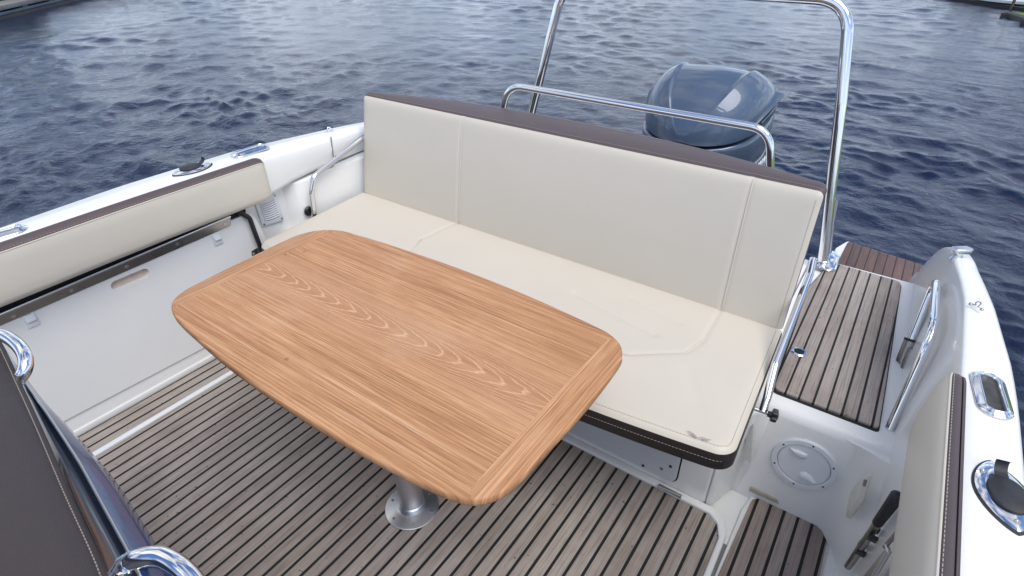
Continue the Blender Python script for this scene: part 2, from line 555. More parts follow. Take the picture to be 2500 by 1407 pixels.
def roundpoly(pts, rad, n=6):
    """round the corners of a closed polygon"""
    pts = [Vector(p) for p in pts]; m = len(pts); outp = []
    rads = rad if isinstance(rad, (list, tuple)) else [rad] * m
    for i in range(m):
        a, p, q = pts[i - 1], pts[i], pts[(i + 1) % m]
        if rads[i] <= 0: outp.append(p); continue
        d0 = a - p; d1 = q - p; l0, l1 = d0.length, d1.length; d0.normalize(); d1.normalize()
        ang = d0.angle(d1); t = min(rads[i] / max(math.tan(ang / 2), 1e-4), l0 * 0.48, l1 * 0.48)
        A, B = p + d0 * t, p + d1 * t
        for k in range(n + 1):
            u = k / n; outp.append(A * (1 - u) ** 2 + p * 2 * u * (1 - u) + B * u * u)
    return outp


def interp(xs, ys, x):
    return float(np.interp(x, xs, ys))


def smooth_curve(pts, n=8):
    """Catmull-Rom through points"""
    pts = [Vector(p) for p in pts]; P = [2 * pts[0] - pts[1]] + pts + [2 * pts[-1] - pts[-2]]; o = []
    for i in range(1, len(P) - 2):
        for k in range(n):
            t = k / n; a, b_, c_, d = P[i - 1], P[i], P[i + 1], P[i + 2]
            o.append(0.5 * ((2 * b_) + (c_ - a) * t + (2 * a - 5 * b_ + 4 * c_ - d) * t * t + (3 * b_ - a - 3 * c_ + d) * t ** 3))
    o.append(pts[-1]); return o


def copy_tree(o, parent=None):
    c = o.copy(); S.collection.objects.link(c)
    if parent is not None: c.parent = parent
    for ch in list(o.children): copy_tree(ch, c)
    return c


def dashes(g, pts, r, dash, gap, mi=0):
    """a row of stitches along a polyline"""
    pts = [Vector(p) for p in pts]; L = [0]
    for a, b_ in zip(pts, pts[1:]): L.append(L[-1] + (b_ - a).length)
    def at(s_):
        for i in range(len(L) - 1):
            if s_ <= L[i + 1]:
                t = (s_ - L[i]) / max(L[i + 1] - L[i], 1e-9); return pts[i].lerp(pts[i + 1], t)
        return pts[-1]
    s_ = 0.0
    while s_ + dash < L[-1]:
        g.tube([at(s_), at(s_ + dash)], r, 6); s_ += dash + gap


WL = -0.35      # water level


# ------------------------------------------------------------------ water
def build_water():
    rng = np.random.default_rng(11)
    r = [0.6]
    while r[-1] < 260:
        k = 0.0050 if r[-1] < 40 else 0.012
        r.append(r[-1] * (1 + k) + 0.001)
    r += [400, 700, 1200]
    r = np.array(r)
    # fine in the half circle astern, coarse elsewhere (azimuth clockwise from +y)
    az = np.concatenate([np.linspace(-100, 35, 560), np.linspace(35, 260, 170)[1:-1]])
    az = np.radians(az); na = len(az); nr = len(r)
    Rg, A = np.meshgrid(r, az, indexing='ij')
    X = Rg * np.sin(A); Y = Rg * np.cos(A)
    Z = np.zeros_like(X); DX = np.zeros_like(X); DY = np.zeros_like(X)
    gust = np.zeros_like(X)
    for k in range(7):
        th = rng.uniform(0, 2 * np.pi); kk = 2 * np.pi / rng.uniform(5, 16)
        gust += np.sin(kk * (X * np.cos(th) + Y * np.sin(th)) + rng.uniform(0, 6.28))
    gust = np.clip(0.75 + 0.16 * gust, 0.3, 1.25)
    space = Rg * 0.0050 + 0.002
    # small wavelets come in groups with calmer water between them
    grp = np.zeros_like(X)
    for k in range(14):
        th = rng.uniform(0, 2 * np.pi); kk = 2 * np.pi / rng.uniform(0.9, 3.4)
        grp += np.sin(kk * (X * np.cos(th) + Y * np.sin(th)) + rng.uniform(0, 6.28))
    grp = np.clip(0.95 + 0.13 * grp, 0.5, 1.6)
    main = np.radians(250)          # running direction of the chop
    for k in range(110):
        lam = 0.10 * (1.9 / 0.10) ** rng.uniform(0, 1)
        th = main + rng.normal(0, 0.75)
        q = 2 * np.pi / lam
        slope = 0.006 if lam > 1.1 else (0.0185 if lam > 0.3 else 0.028)
        amp = slope / q * rng.uniform(0.6, 1.4)
        att = np.clip((lam / space - 2.4) / 2.4, 0, 1)
        g = gust * grp if lam < 0.4 else (gust * (0.6 + 0.4 * grp) if lam < 1.1 else 0.85)
        ph = q * (X * np.cos(th) + Y * np.sin(th)) + rng.uniform(0, 6.28)
        Z += amp * np.sin(ph) * att * g
        DX += 0.9 * amp * np.cos(ph) * np.cos(th) * att * g
        DY += 0.9 * amp * np.cos(ph) * np.sin(th) * att * g
    fade = np.clip((250 - Rg) / 100, 0, 1)
    V = np.stack([X + DX * fade, Y + DY * fade, WL + Z * fade], -1).reshape(-1, 3)
    i = np.arange(nr - 1)[:, None]; j = np.arange(na)[None, :]; j2 = (j + 1) % na
    F = np.stack([i * na + j, i * na + j2, (i + 1) * na + j2, (i + 1) * na + j], -1).reshape(-1, 4)
    me = bpy.data.meshes.new('water')
    me.vertices.add(len(V)); me.vertices.foreach_set('co', V.astype(np.float32).ravel())
    me.loops.add(F.size); me.loops.foreach_set('vertex_index', F.astype(np.int32).ravel())
    me.polygons.add(len(F)); me.polygons.foreach_set('loop_start', np.arange(0, F.size, 4, dtype=np.int32))
    me.polygons.foreach_set('use_smooth', np.ones(len(F), bool))
    me.update(calc_edges=True); me.validate()
    if me.polygons[0].normal.z < 0: me.flip_normals()
    me.materials.append(MATS['river water'])
    o = bpy.data.objects.new('water', me); S.collection.objects.link(o)
    o['kind'] = 'structure'
    return o


build_water()

# ------------------------------------------------------------------ the boat itself
boat = thing('motor_boat', (-0.92, 1.0, WL), 'open white motor boat whose teak cockpit fills the picture', 'boat')
XL, XR = -2.045, 0.25          # inner faces of the cockpit

# left gunwale: sections along y
gy = [-1.2, 0.0, 0.383, 0.533, 0.744, 1.0, 1.181, 1.389, 1.753, 2.1, 2.45]
gxo = [-2.05, -2.115, -2.158, -2.176, -2.200, -2.205, -2.208, -2.216, -2.222, -2.20, -2.15]
gxi = [-1.96, -2.0, -2.016, -2.024, -2.032, -2.035, -2.038, -2.052, -2.098, -2.10, -2.08]
gzt = lambda y: interp([1.0, 1.2, 1.4, 1.68, 1.87, 2.45], [0.75, 0.749, 0.735, 0.715, 0.70, 0.64], y)
g = G(); rings = []
for y in np.linspace(-1.2, 2.45, 60):
    xo, xi = interp(gy, gxo, y), interp(gy, gxi, y)
    zt = gzt(y)
    rings.append([(xo + 0.10, y, -0.62), (xo - 0.02, y, -0.2), (xo - 0.012, y, zt - 0.16), (xo - 0.004, y, zt - 0.03), (xo + 0.004, y, zt - 0.010), (xo + 0.016, y, zt - 0.001),
                  (xi - 0.02, y, zt + 0.001), (xi - 0.007, y, zt - 0.004), (xi, y, zt - 0.018), (xi - 0.002, y, zt - 0.05), (xi - 0.06, y, zt - 0.06)])
g.loft(rings).build('gunwale', 'gelcoat', boat, smooth=True, angle=50)

# inner coaming of the left side (smooth band with a curved lower edge)
g = G(); rings = []
for y in np.linspace(0.9, 2.3, 50):
    xi = interp(gy, gxi, y)
    lo = interp([0.9, 1.2, 1.26, 1.33, 1.42, 1.55, 1.7, 2.3], [0.570, 0.578, 0.585, 0.597, 0.602, 0.600, 0.598, 0.58], y)
    zt = gzt(y); rings.append([(xi - 0.004, y, zt - 0.015), (xi + 0.001, y, zt - 0.05), (xi - 0.006, y, 0.65), (xi - 0.008, y, lo + 0.02), (xi - 0.012, y, lo + 0.006), (xi - 0.025, y, lo), (xi - 0.10, y, lo + 0.004), (xi - 0.08, y, zt - 0.015)])
g.loft(rings).build('coaming', 'gelcoat', boat, smooth=True, angle=50)
g = G()
for pa in ([pX(807, 334, -2.073), pX(811, 365, -2.077), pX(815, 396, -2.079), pX(811, 407, -2.079), pX(790, 416, -2.074), pX(766, 424, -2.070)],):
    g.tube([p + Vector((0.002, 0, 0)) for p in fillet(pa, 0.012)], 0.0028, 6)
g.build('seam_gap', 'grey groove', boat)

# left side wall under the coaming, recess with the vent, and the corner block beside the bench
g = G()
g.box((-2.16, -1.2, -0.02), (-2.105, 1.34, 0.70))
g.build('side_wall', 'gelcoat', boat, bevel=0.004)
g = G()
sec = [(1.285, -2.12), (1.345, -2.066), (1.40, -2.060), (1.95, -2.075), (1.95, -2.2), (1.285, -2.2)]
g.prism([(x, y, -0.02) for y, x in sec], (0, 0, 0.612))
g.build('corner_block', 'gelcoat', boat, bevel=0.012, seg=3)
# low kick board and ledge along the left side
g = G()
g.prism([(-2.104, -1.2, 0.0), (-2.049, -1.2, 0.0), (-2.050, -1.2, 0.024), (-2.055, -1.2, 0.029), (-2.060, -1.2, 0.115), (-2.104, -1.2, 0.115)], (0, 2.45, 0))
g.build('kick_board', 'gelcoat', boat, bevel=0.004, seg=3)

# right hull side
ry = [-1.2, 0.0, 0.7, 1.25, 1.4, 1.68, 1.85, 2.0]
rxi = [0.235, 0.25, 0.254, 0.2575, 0.259, 0.264, 0.258, 0.247]
rxo = [0.33, 0.358, 0.363, 0.362, 0.357, 0.337, 0.325, 0.312]
g = G(); rings = []
for y in np.concatenate([np.linspace(-1.2, 1.9, 46), np.linspace(1.92, 2.56, 40)]):
    zt = interp([-1.2, 1.0, 1.4, 1.7, 1.98], [0.73, 0.722, 0.717, 0.70, 0.664], y)
    if y > 1.98:
        t = (y - 1.98) / 0.58
        zt = 0.664 - 0.045 * t - 0.26 * t ** 2.2
    xi, xo = interp(ry, rxi, y), interp(ry, rxo, y)
    if y > 2.0:
        t = (y - 2.0) / 0.56
        xi = 0.247 - 0.02 * t; xo = 0.312 - 0.035 * t
    zb = interp([-1.2, 1.35, 1.45, 3], [0.0, 0.0, 0.30, 0.30], y)
    xb = interp([-1.2, 1.3, 1.42, 1.6, 2.0, 2.56], [0.25, 0.25, 0.232, 0.228, 0.221, 0.208], y)
    rings.append([(xo - 0.12, y, -0.62), (xo + 0.012, y, -0.2), (xo + 0.012, y, min(zt - 0.12, 0.5)), (xo + 0.004, y, zt - 0.03), (xo - 0.003, y, zt - 0.012), (xo - 0.014, y, zt - 0.002),
                  (xi + 0.009, y, zt), (xi + 0.003, y, zt - 0.002), (xi, y, zt - 0.009), (xi - 0.002, y, zt - 0.05), ((xi + xb) / 2, y, (zt + zb) / 2), (xb, y, zb), (xb, y, -0.3)])
g.loft(rings).build('gunwale', 'gelcoat', boat, smooth=True, angle=60)

# bench base, riser, corner facet, platform
ZP = 0.345
g = G()
g.box((-2.104, 1.262, -0.02), (-0.15, 1.60, 0.375))
g.build('bench_base', 'gelcoat', boat, bevel=0.012, seg=3)
g = G()      # white rim round the main floor
rim = [(-2.044, 1.236, 0.0), (-0.128, 1.236, 0.0), (-0.096, 1.215, 0.0), (-0.0772, 1.17, 0.0), (-0.0730, 0.9, 0.0), (-0.0425, -1.0, 0.0), (-0.024, -1.0, 0.0), (-0.057, 1.0, 0.0), (-0.060, 1.19, 0.0), (-0.080, 1.24, 0.0), (-0.115, 1.262, 0.0), (-2.044, 1.262, 0.0)]
g.prism([(x, y, -0.03) for x, y, z in rim], (0, 0, 0.042))
g.build('floor_rim', 'gelcoat', boat, bevel=0.005, seg=3)
g = G()
prof = [(1.395, -0.05), (1.400, 0.02), (1.418, 0.315), (1.425, ZP - 0.014), (1.440, ZP - 0.002), (1.455, ZP)]
ring = lambda x: [(x, y, z) for y, z in prof] + [(x, 2.425, ZP), (x, 2.43, ZP - 0.01), (x, 2.43, -0.3), (x, 1.395, -0.3)]
g.loft([ring(-0.149), ring(0.0), ring(0.10), ring(0.29)])
g.build('step_riser', 'gelcoat', boat, smooth=True, angle=40)
g = G()      # lit corner facet between riser and hull side
fl0 = [(0.120, 1.412, -0.05), (0.165, 1.388, -0.05), (0.193, 1.345, -0.05), (0.215, 1.275, -0.05), (0.252, 1.15, -0.05), (0.31, 1.15, -0.05), (0.31, 1.44, -0.05), (0.12, 1.44, -0.05)]
fl1 = [(0.130, 1.422, 0.325), (0.170, 1.416, 0.325), (0.195, 1.409, 0.325), (0.212, 1.403, 0.325), (0.252, 1.393, 0.325), (0.31, 1.393, 0.325), (0.31, 1.45, 0.325), (0.13, 1.45, 0.325)]
g.loft([fl0, [tuple(a_ + (b_ - a_) * 0.5 for a_, b_ in zip(p, q)) for p, q in zip(fl0, fl1)], fl1])
g.build('corner_facet', 'gelcoat', boat, smooth=True, angle=24)
g = G()      # side of the bench base facing the passage, with fillet
g.prism([(-0.15, 1.262, -0.02), (-0.135, 1.27, -0.02), (-0.118, 1.33, -0.02), (-0.10, 1.39, -0.02), (-0.06, 1.41, -0.02), (-0.15, 1.41, -0.02)], (0, 0, ZP + 0.0))
g.build('bench_side', 'gelcoat', boat, bevel=0.012, seg=4)
# floor pan under everything and the ledges beside the lower teak panel
g = G()
g.box((-2.2, -1.6, -0.12), (0.30, 1.45, -0.032))
g.build('floor_pan', 'gelcoat', boat)
ZW = -0.018
g = G(); g.prism([(-0.068, 1.19, -0.0315), (-0.045, 1.19, -0.0315), (-0.006, -1.0, -0.0315), (-0.030, -1.0, -0.0315)], (0, 0, 0.002)); g.build('gutter_shade', 'grey groove', boat)  # grey strip laid in the white gutter as its painted shadow line
g = G()
pan = [pz(1744, 1407, ZW), pz(1812, 1240, ZW), pz(1838, 1204, ZW), pz(1850, 1206, ZW), pz(1897, 1230, ZW), pz(1906, 1230, ZW), pz(1918, 1212, ZW), pz(2013, 1246, ZW), pz(2042, 1272, ZW)]
pan2 = [pz(2010, 1407, ZW), Vector((0.215, -1.0, ZW)), Vector((-0.017, -1.0, ZW))]
poly = roundpoly([pan[0], pan[1], pan[2], pan[4], pan[5], pan[6], pan[7], pan[8]] + pan2, [0, 0.004, 0.012, 0.008, 0.006, 0.008, 0.03, 0.03, 0, 0, 0])
g.prism([p - Vector((0, 0, 0.014)) for p in poly], (0, 0, 0.012))
g.build('well_rim', 'gelcoat', boat, bevel=0.004, seg=3)
g = G()      # raised ledge on the hull side of the lower panel
g.prism([(0.19, 1.36, -0.04), (0.197, 1.36, -0.006), (0.24, 1.36, 0.0), (0.262, 1.36, 0.06), (0.262, 1.36, -0.04)], (0, -2.3, 0))
g.build('side_ledge', 'gelcoat', boat, bevel=0.006, seg=3)

# teak panels -------------------------------------------------------
def teak(name, poly, mat, z0, th, edge=True):
    g = G(); g.prism([Vector((p[0], p[1], z0 - th)) for p in poly], (0, 0, th))
    return g.build(name, mat, boat, bevel=0.0015)


zf = 0.004
teak('teak_floor', [(-2.042, -1.4), (-1.931, -1.4), (-1.931, 1.234), (-2.042, 1.234)], 'floor teak', zf, 0.02)
main = roundpoly([Vector((-1.902, -1.4, 0)), Vector((-0.036, -1.4, 0)), Vector((-0.078, 1.22, 0)), Vector((-0.125, 1.234, 0)), Vector((-1.902, 1.234, 0))], [0, 0, 0.03, 0.02, 0])
teak('teak_floor', main, 'floor teak', zf, 0.02)
g = G(); g.box((-1.926, -1.4, -0.03), (-1.9035, 1.234, 0.008)); g.build('hatch_strip', 'white plastic', boat, bevel=0.003)
g = G(); g.box((-1.931, -1.4, -0.03), (-1.9262, 1.234, -0.004)); g.build('hatch_gap', 'dark hole', boat)
ins = [pz(1752, 1407, ZW), pz(1828, 1238, ZW), pz(1836, 1221, ZW), pz(1850, 1219, ZW), pz(1892, 1238, ZW), pz(1908, 1240, ZW), pz(1922, 1224, ZW), pz(1936, 1223, ZW), pz(2003, 1250, ZW), pz(2029, 1276, ZW)]
low = roundpoly(ins + [pz(2000, 1407, ZW), Vector((0.205, -1.0, ZW)), Vector((-0.018, -1.0, ZW))], [0, 0.0, 0.012, 0.01, 0.006, 0.008, 0.008, 0.008, 0.02, 0.02, 0, 0, 0])
teak('teak_floor', low, 'well teak', ZW + 0.004, 0.01)
ZT = ZP + 0.012
pp = [pz(1893, 950, ZT), pz(2140, 1042, ZT), pz(2147, 1036, ZT), pz(2178, 800, ZT), pz(2199, 684, ZT), pz(2040, 636, ZT)]
pp = roundpoly([pz(1890, 948, ZT), pz(2146, 1044, ZT), pz(2164, 930, ZT), pz(2182, 810, ZT), pz(2201, 688, ZT), pz(2030, 640, ZT), pz(1975, 700, ZT)], [0.02, 0.012, 0, 0, 0.03, 0.0, 0.0])
teak('teak_platform', pp, 'platform teak', ZT, 0.010)
cx = sum((p for p in pp), Vector()) / len(pp)
g = G(); q = [cx + (p - cx) * 1.0 for p in pp]
g.prism([Vector((p.x + (0.004 if p.x > 0.1 else -0.004), p.y - (0.008 if p.y < 1.7 else -0.002), ZP - 0.004)) for p in pp], (0, 0, 0.0075)); g.build('caulk_edge', 'caulk', boat)

# aft deck behind the backrest, transom and swim decks
g = G()
g.box((-1.98, 1.62, 0.10), (-0.152, 2.42, ZP - 0.01))
g.build('aft_deck', 'gelcoat', boat, bevel=0.015, seg=3)
g = G()
g.box((-1.93, 2.38, -0.45), (0.20, 2.428, ZP - 0.02)); g.build('transom', 'gelcoat', boat, bevel=0.01)
ZS = 0.07
swp = [pz(2030, 640, ZS), pz(2232, 702, ZS), pz(2268, 652, ZS), pz(2070, 588, ZS), pz(2055, 594, ZS)]
sw = [Vector((p.x, p.y, ZS)) for p in swp]
swt = roundpoly([Vector((-0.085, 2.44, ZS)), Vector((0.235, 2.44, ZS)), sw[2], Vector((sw[3].x + 0.003, sw[3].y - 0.005, ZS))], [0, 0, 0.02, 0.02])
teak('teak_swim_deck', swt, 'swim teak', ZS, 0.008)
g = G()
g.prism([(p.x, p.y, ZS - 0.09) for p in roundpoly([Vector((-0.112, 2.46, 0)), Vector((0.24, 2.46, 0)), Vector((0.30, sw[2].y + 0.008, 0)), Vector((sw[3].x - 0.004, sw[3].y + 0.008, 0)), Vector((-0.107, sw[4].y - 0.06, 0))], [0, 0, 0.02, 0.015, 0.03])], (0, 0, 0.085))
g.build('swim_deck', 'gelcoat', boat, bevel=0.008, seg=3)
g = G()
g.prism([(x, y, ZS - 0.09) for x, y in [(-1.90, 2.46), (-1.62, 2.46), (-1.62, 3.15), (-1.80, 3.18), (-1.87, 3.1)]], (0, 0, 0.088))
g.build('swim_deck', 'gelcoat', boat, bevel=0.008, seg=3)

# bench locker door with screw heads, hinge and latch (parts of the boat)
g = G()
d = roundpoly([(-2.0, 1.254, 0.035), (-0.249, 1.254, 0.035), (-0.249, 1.254, 0.36), (-2.0, 1.254, 0.36)], [0.03, 0.03, 0.01, 0.01])
g.prism(d, (0, 0.0075, 0))
door = g.build('locker_door', 'locker grey', boat, bevel=0.002)
g = G(); g.prism(roundpoly([(-2.004, 1.2597, 0.031), (-0.2445, 1.2597, 0.031), (-0.2445, 1.2597, 0.362), (-2.004, 1.2597, 0.362)], [0.033, 0.033, 0.01, 0.01]), (0, 0.003, 0)); g.build('door_gap', 'matte black', door)
for px, py in ((1570, 1137), (1637, 1139)):
    g = G(); p = pY(px, py, 1.2535); g.lathe(p, (0, -1, 0), [(0.005, 0), (0.005, 0.001), (0.0, 0.0012)], 14); g.build('screw_hole', 'dark hole', door)
g = G(); p = pY(1615, 1145, 1.2535); g.lathe(p, (0, -1, 0), [(0.006, 0), (0.005, 0.0012), (0, 0.0014)], 14); g.build('screw', 'dull steel', door)
g = G(); a, b_ = pz(1606, 1186, 0.0185), pz(1664, 1212, 0.0185)
g.tube([a, b_], 0.0048, 12); g.box((a.x, a.y, 0.0125), (b_.x, a.y + 0.012, 0.0165))
g.build('hinge', 'dull steel', boat)
g = G()      # faint strip on the bench side
a = pY(1828, 1090, 1.405)
g.prism([pY(1822, 1050, 1.376), pY(1838, 1040, 1.378), pY(1831, 1132, 1.366), pY(1819, 1122, 1.364)], (0, 0.012, 0)); g.build('tape_strip', 'tape', boat)
g = G(); a, b_ = pY(1829, 1188, 1.393), pY(1905, 1222, 1.393)
g.prism([pY(1831, 1190, 1.394), pY(1897, 1222, 1.394), pY(1901, 1231, 1.394), pY(1828, 1199, 1.394)], (0, 0.004, 0)); g.build('drain_notch', 'dull tan', boat)  # dull tan plate marking the recess notch

# ------------------------------------------------------------------ bench cushions
def grid_face(fn, nu, nv):
    v = [fn(i / nu, j / nv) for j in range(nv + 1) for i in range(nu + 1)]
    f = [(j * (nu + 1) + i, j * (nu + 1) + i + 1, (j + 1) * (nu + 1) + i + 1, (j + 1) * (nu + 1) + i) for j in range(nv) for i in range(nu)]
    bd = [i for i in range(nu + 1)] + [j * (nu + 1) + nu for j in range(1, nv + 1)] + [nv * (nu + 1) + i for i in range(nu - 1, -1, -1)] + [j * (nu + 1) for j in range(nv - 1, 0, -1)]
    return v, f, bd


def segd(px, py, poly):
    """distance from a point to a polyline (2D)"""
    m = 9.0
    for (ax, ay), (bx, by) in zip(poly, poly[1:]):
        dx, dy = bx - ax, by - ay; t = max(0, min(1, ((px - ax) * dx + (py - ay) * dy) / max(dx * dx + dy * dy, 1e-12)))
        m = min(m, math.hypot(px - ax - t * dx, py - ay - t * dy))
    return m


seatT = thing('bench_cushion', (-1.06, 1.37, 0.375), 'long cream seat cushion with dark front edge on the stern bench', 'seat cushion')
seam = fillet([(-1.442, 1.66, 0), (-1.462, 1.45, 0), (-1.42, 1.33, 0), (-1.30, 1.24, 0), (-0.62, 1.24, 0), (-0.46, 1.262, 0), (-0.325, 1.372, 0), (-0.306, 1.45, 0), (-0.315, 1.66, 0)], 0.035)
seam2 = [(p.x, p.y) for p in seam]
yf = lambda x: 0.985 + 0.080 * ((x + 1.04) / 0.95) ** 2
xl = lambda t: -1.985 + (-2.032 + 1.985) * t
xr = lambda t: -0.094 + (-0.121 + 0.094) * t
RC = 0.045


def seat_pt(u, v):
    # corner rounding at the two front corners (square to disc)
    x_ = u * 1.9; y_ = v * 0.62
    for cx_, sgn in ((RC, -1), (1.9 - RC, 1)):
        a, b2 = (x_ - cx_) * sgn / RC, (RC - y_) / RC
        if a > 0 and b2 > 0:
            k = max(a, b2) / math.hypot(a, b2); a *= k; b2 *= k
            x_ = cx_ + sgn * a * RC; y_ = RC - b2 * RC
    uu = x_ / 1.9; vv = y_ / 0.62
    xm = xl(vv) + (xr(vv) - xl(vv)) * uu
    y0 = yf(xm); y1 = 1.664
    y = y0 + (y1 - y0) * vv
    e = min(u * 1.9, (1 - u) * 1.9, v * 0.62, 0.006 + (1 - v) * 0.62)
    z = 0.454 - 0.014 * math.exp(-(e / 0.010)) - 0.004 * math.exp(-(e / 0.05))
    ds = segd(xm, y, seam2)
    z -= 0.0035 * math.exp(-(ds / 0.0065) ** 2)
    # soft dip lines where the cover pulls towards the seam corner
    q = segd(xm, y, [(-0.44, 1.40), (-0.75, 1.46)]); z -= 0.0042 * math.exp(-(q / 0.013) ** 2); q = segd(xm, y, [(-0.40, 1.50), (-0.58, 1.55)]); z -= 0.0022 * math.exp(-(q / 0.012) ** 2); q = segd(xm, y, [(-0.30, 1.30), (-0.22, 1.18)]); z -= 0.0018 * math.exp(-(q / 0.016) ** 2)
    return Vector((xm, y, z))


v, f, bd = grid_face(seat_pt, 300, 110)
mesh('top_cover', v, f, 'cream vinyl', seatT, smooth='all')
r0 = [v[i] for i in bd]
cen = Vector((-1.05, 1.35, 0))
r1 = [p + Vector((0, 0, -0.006)) + (p - cen).normalized() * Vector((1, 1, 0)).length * 0.0025 for p in r0]
r1 = [Vector((p.x, p.y, q.z - 0.008)) for p, q in zip(r1, r0)]
r2 = [Vector((p.x, p.y, 0.385)) for p in r1]
r3 = [Vector((cen.x + (p.x - cen.x) * 0.985, cen.y + (p.y - cen.y) * 0.97, 0.372)) for p in r1]
g = G(); g.loft([r0, r1, r2, r3], cap0=False, cap1=True); g.build('side_band', 'black vinyl', seatT, smooth=True, angle=50)
g = G(); g.tube([Vector((p.x, p.y, seat_pt((p.x - xl(0.5)) / (xr(0.5) - xl(0.5)), min(0.98, (p.y - yf(p.x)) / (1.672 - yf(p.x)))).z + 0.0006)) + (cen - Vector((p.x, p.y, 0))).normalized() * 0.0035 for p in seam[1:-1]], 0.0022, 8); g.build('seam_piping', 'cream vinyl', seatT, smooth=True)
g = G()
fr = [seat_pt(u, 0.0) for u in np.linspace(0.0, 1.0, 160)] + [seat_pt(1.0, t) for t in np.linspace(0.0, 0.98, 60)][1:]
inn = [p + (cen - Vector((p.x, p.y, 0))).normalized() * 0.0 for p in fr]
st1 = [seat_pt(u, 0.026) + Vector((0, 0, 0.0008)) for u in np.linspace(0.02, 0.990, 200)] + [seat_pt(0.992, t) + Vector((0, 0, 0.0008)) for t in np.linspace(0.03, 0.97, 90)]
dashes(g, st1, 0.0008, 0.006, 0.003)
g.build('stitching', 'cream thread', seatT)
g = G()
lo = [Vector((p.x, p.y - 0.0026, p.z - 0.022)) for p in fr[4:160]]
lo2 = [Vector((p.x + 0.003, p.y, p.z - 0.022)) for p in fr[166:]]
dashes(g, lo, 0.0008, 0.006, 0.003); g.build('stitching', 'dark thread', seatT); g = G(); dashes(g, lo2, 0.0008, 0.006, 0.003)
g.build('stitching', 'dark thread', seatT)
# thin winged emblem embroidered near the front corner
g = G()
E_ = lambda x, y: pz(1300 + x / 5.0, 1040 + y / 5.0, 0.4555)
for ln in ([(1893, 62), (1940, 78), (1985, 112), (2020, 142), (2070, 138), (2130, 160), (2182, 170)], [(1910, 82), (1950, 96), (1982, 118)], [(1925, 102), (1960, 112), (1990, 132), (2020, 144)],
           [(2058, 152), (2100, 158), (2140, 172), (2160, 176)], [(2075, 160), (2100, 168), (2130, 180)], [(1975, 110), (2000, 138)]):
    g.tube(smooth_curve([E_(*p) for p in ln], 5), 0.0009, 6)
g.build('emblem', 'emblem ink', seatT)

# backrest
backT = thing('bench_back_cushion', (-1.08, 1.70, 0.45), 'tall cream and brown backrest standing behind the stern bench', 'backrest')
BX0, BX1 = (-2.03, -0.1235), (-2.06, -0.133)


def bfront(u, v):
    # v: 0 bottom .. 1 top
    RCb = 0.018; Wd, Ht = 1.9, 0.42
    x_ = u * Wd; y_ = v * Ht
    for cx_, sgn in ((RCb, -1), (Wd - RCb, 1)):
        a, b2 = (x_ - cx_) * sgn / RCb, (y_ - (Ht - RCb)) / RCb
        if a > 0 and b2 > 0:
            k = max(a, b2) / math.hypot(a, b2); a *= k; b2 *= k
            x_ = cx_ + sgn * a * RCb; y_ = Ht - RCb + b2 * RCb
    uu, vv = x_ / Wd, y_ / Ht
    x = (BX0[0] + (BX1[0] - BX0[0]) * vv) * (1 - uu) + (BX0[1] + (BX1[1] - BX0[1]) * vv) * uu
    y = 1.662 + 0.102 * vv; z = 0.44 + 0.427 * vv
    e = min(u * Wd, (1 - u) * Wd, (1 - v) * Ht)
    dpt = 0.010 * math.exp(-e / 0.010) + 0.004 * math.exp(-e / 0.05)
    for sx in (-1.442 - 0.035 * vv, -0.316 - 0.02 * vv):
        ds = abs(x - sx)
        dpt += 0.0035 * math.exp(-(ds / 0.0065) ** 2)
        # little pull creases at the top of the seam
        for dx_, an in ((-0.018, 0.5), (-0.034, 0.8)):
            if vv > 0.75:
                q = abs((x - sx - dx_) + (vv - 0.93) * Ht * an * -1.0)
                dpt += 0.0022 * math.exp(-(q / 0.005) ** 2) * max(0, 1 - abs(vv - 0.92) / 0.09)
    dpt -= 0.006 * math.sin(math.pi * uu) * math.sin(math.pi * min(1, vv))
    return Vector((x, y + dpt, z))


v, f, bd = grid_face(bfront, 280, 70)
mesh('front_cover', v, f, 'cream vinyl', backT, smooth='all')
for sx0, sx1 in ((-1.442, -1.477), (-0.316, -0.336)):
    g = G(); q_ = []
    for t in np.linspace(0.03, 0.985, 40):
        xx = sx0 + (sx1 - sx0) * t; xa_, xb_ = BX0[0] + (BX1[0] - BX0[0]) * t, BX0[1] + (BX1[1] - BX0[1]) * t
        q_.append(bfront((xx - xa_) / (xb_ - xa_), t) + Vector((0.0035, -0.0012, 0)))
    g.tube(q_, 0.0024, 8); g.build('seam_piping', 'cream vinyl', backT, smooth=True)
nu, nv = 280, 70
# brown shell: sides and bowed top, closed at the back
edge = [v[j * (nu + 1)] for j in range(nv + 1)] + [v[nv * (nu + 1) + i] for i in range(1, nu + 1)] + [v[j * (nu + 1) + nu] for j in range(nv - 1, -1, -1)]
def backpt(p, k):
    t = (p.x + 1.09) / 0.96
    bow = 0.045 + 0.145 * max(0.0, 1 - abs(t) ** 2.3)
    h = (p.z - 0.44) / 0.427
    bow = bow * min(1.0, 0.35 + 0.65 * h) if h < 1 else bow
    return Vector((p.x, p.y + 0.004 + bow * k, p.z + (0.006 * math.sin(math.pi * min(k, 1)) + 0.004 if h > 0.9 else 0)))
e0 = edge
g = G(); rings = [e0] + [[backpt(p, k) for p in edge] for k in (0.02, 0.12, 0.3, 0.6, 0.85, 0.97)]
last = [Vector((p.x * 0.995 - 0.005, backpt(p, 1.02).y, p.z - 0.010)) for p in edge]
rings.append(last)
g.loft(rings, closed=False, cap0=False, cap1=True)
g.build('back_shell', 'brown vinyl', backT, smooth=True, angle=55)
g = G()
dashes(g, [backpt(p, 0.06) + Vector((0, 0, 0.0012)) for p in edge[72:-70]], 0.0008, 0.005, 0.003); g.build('stitching', 'thread', backT); g = G()
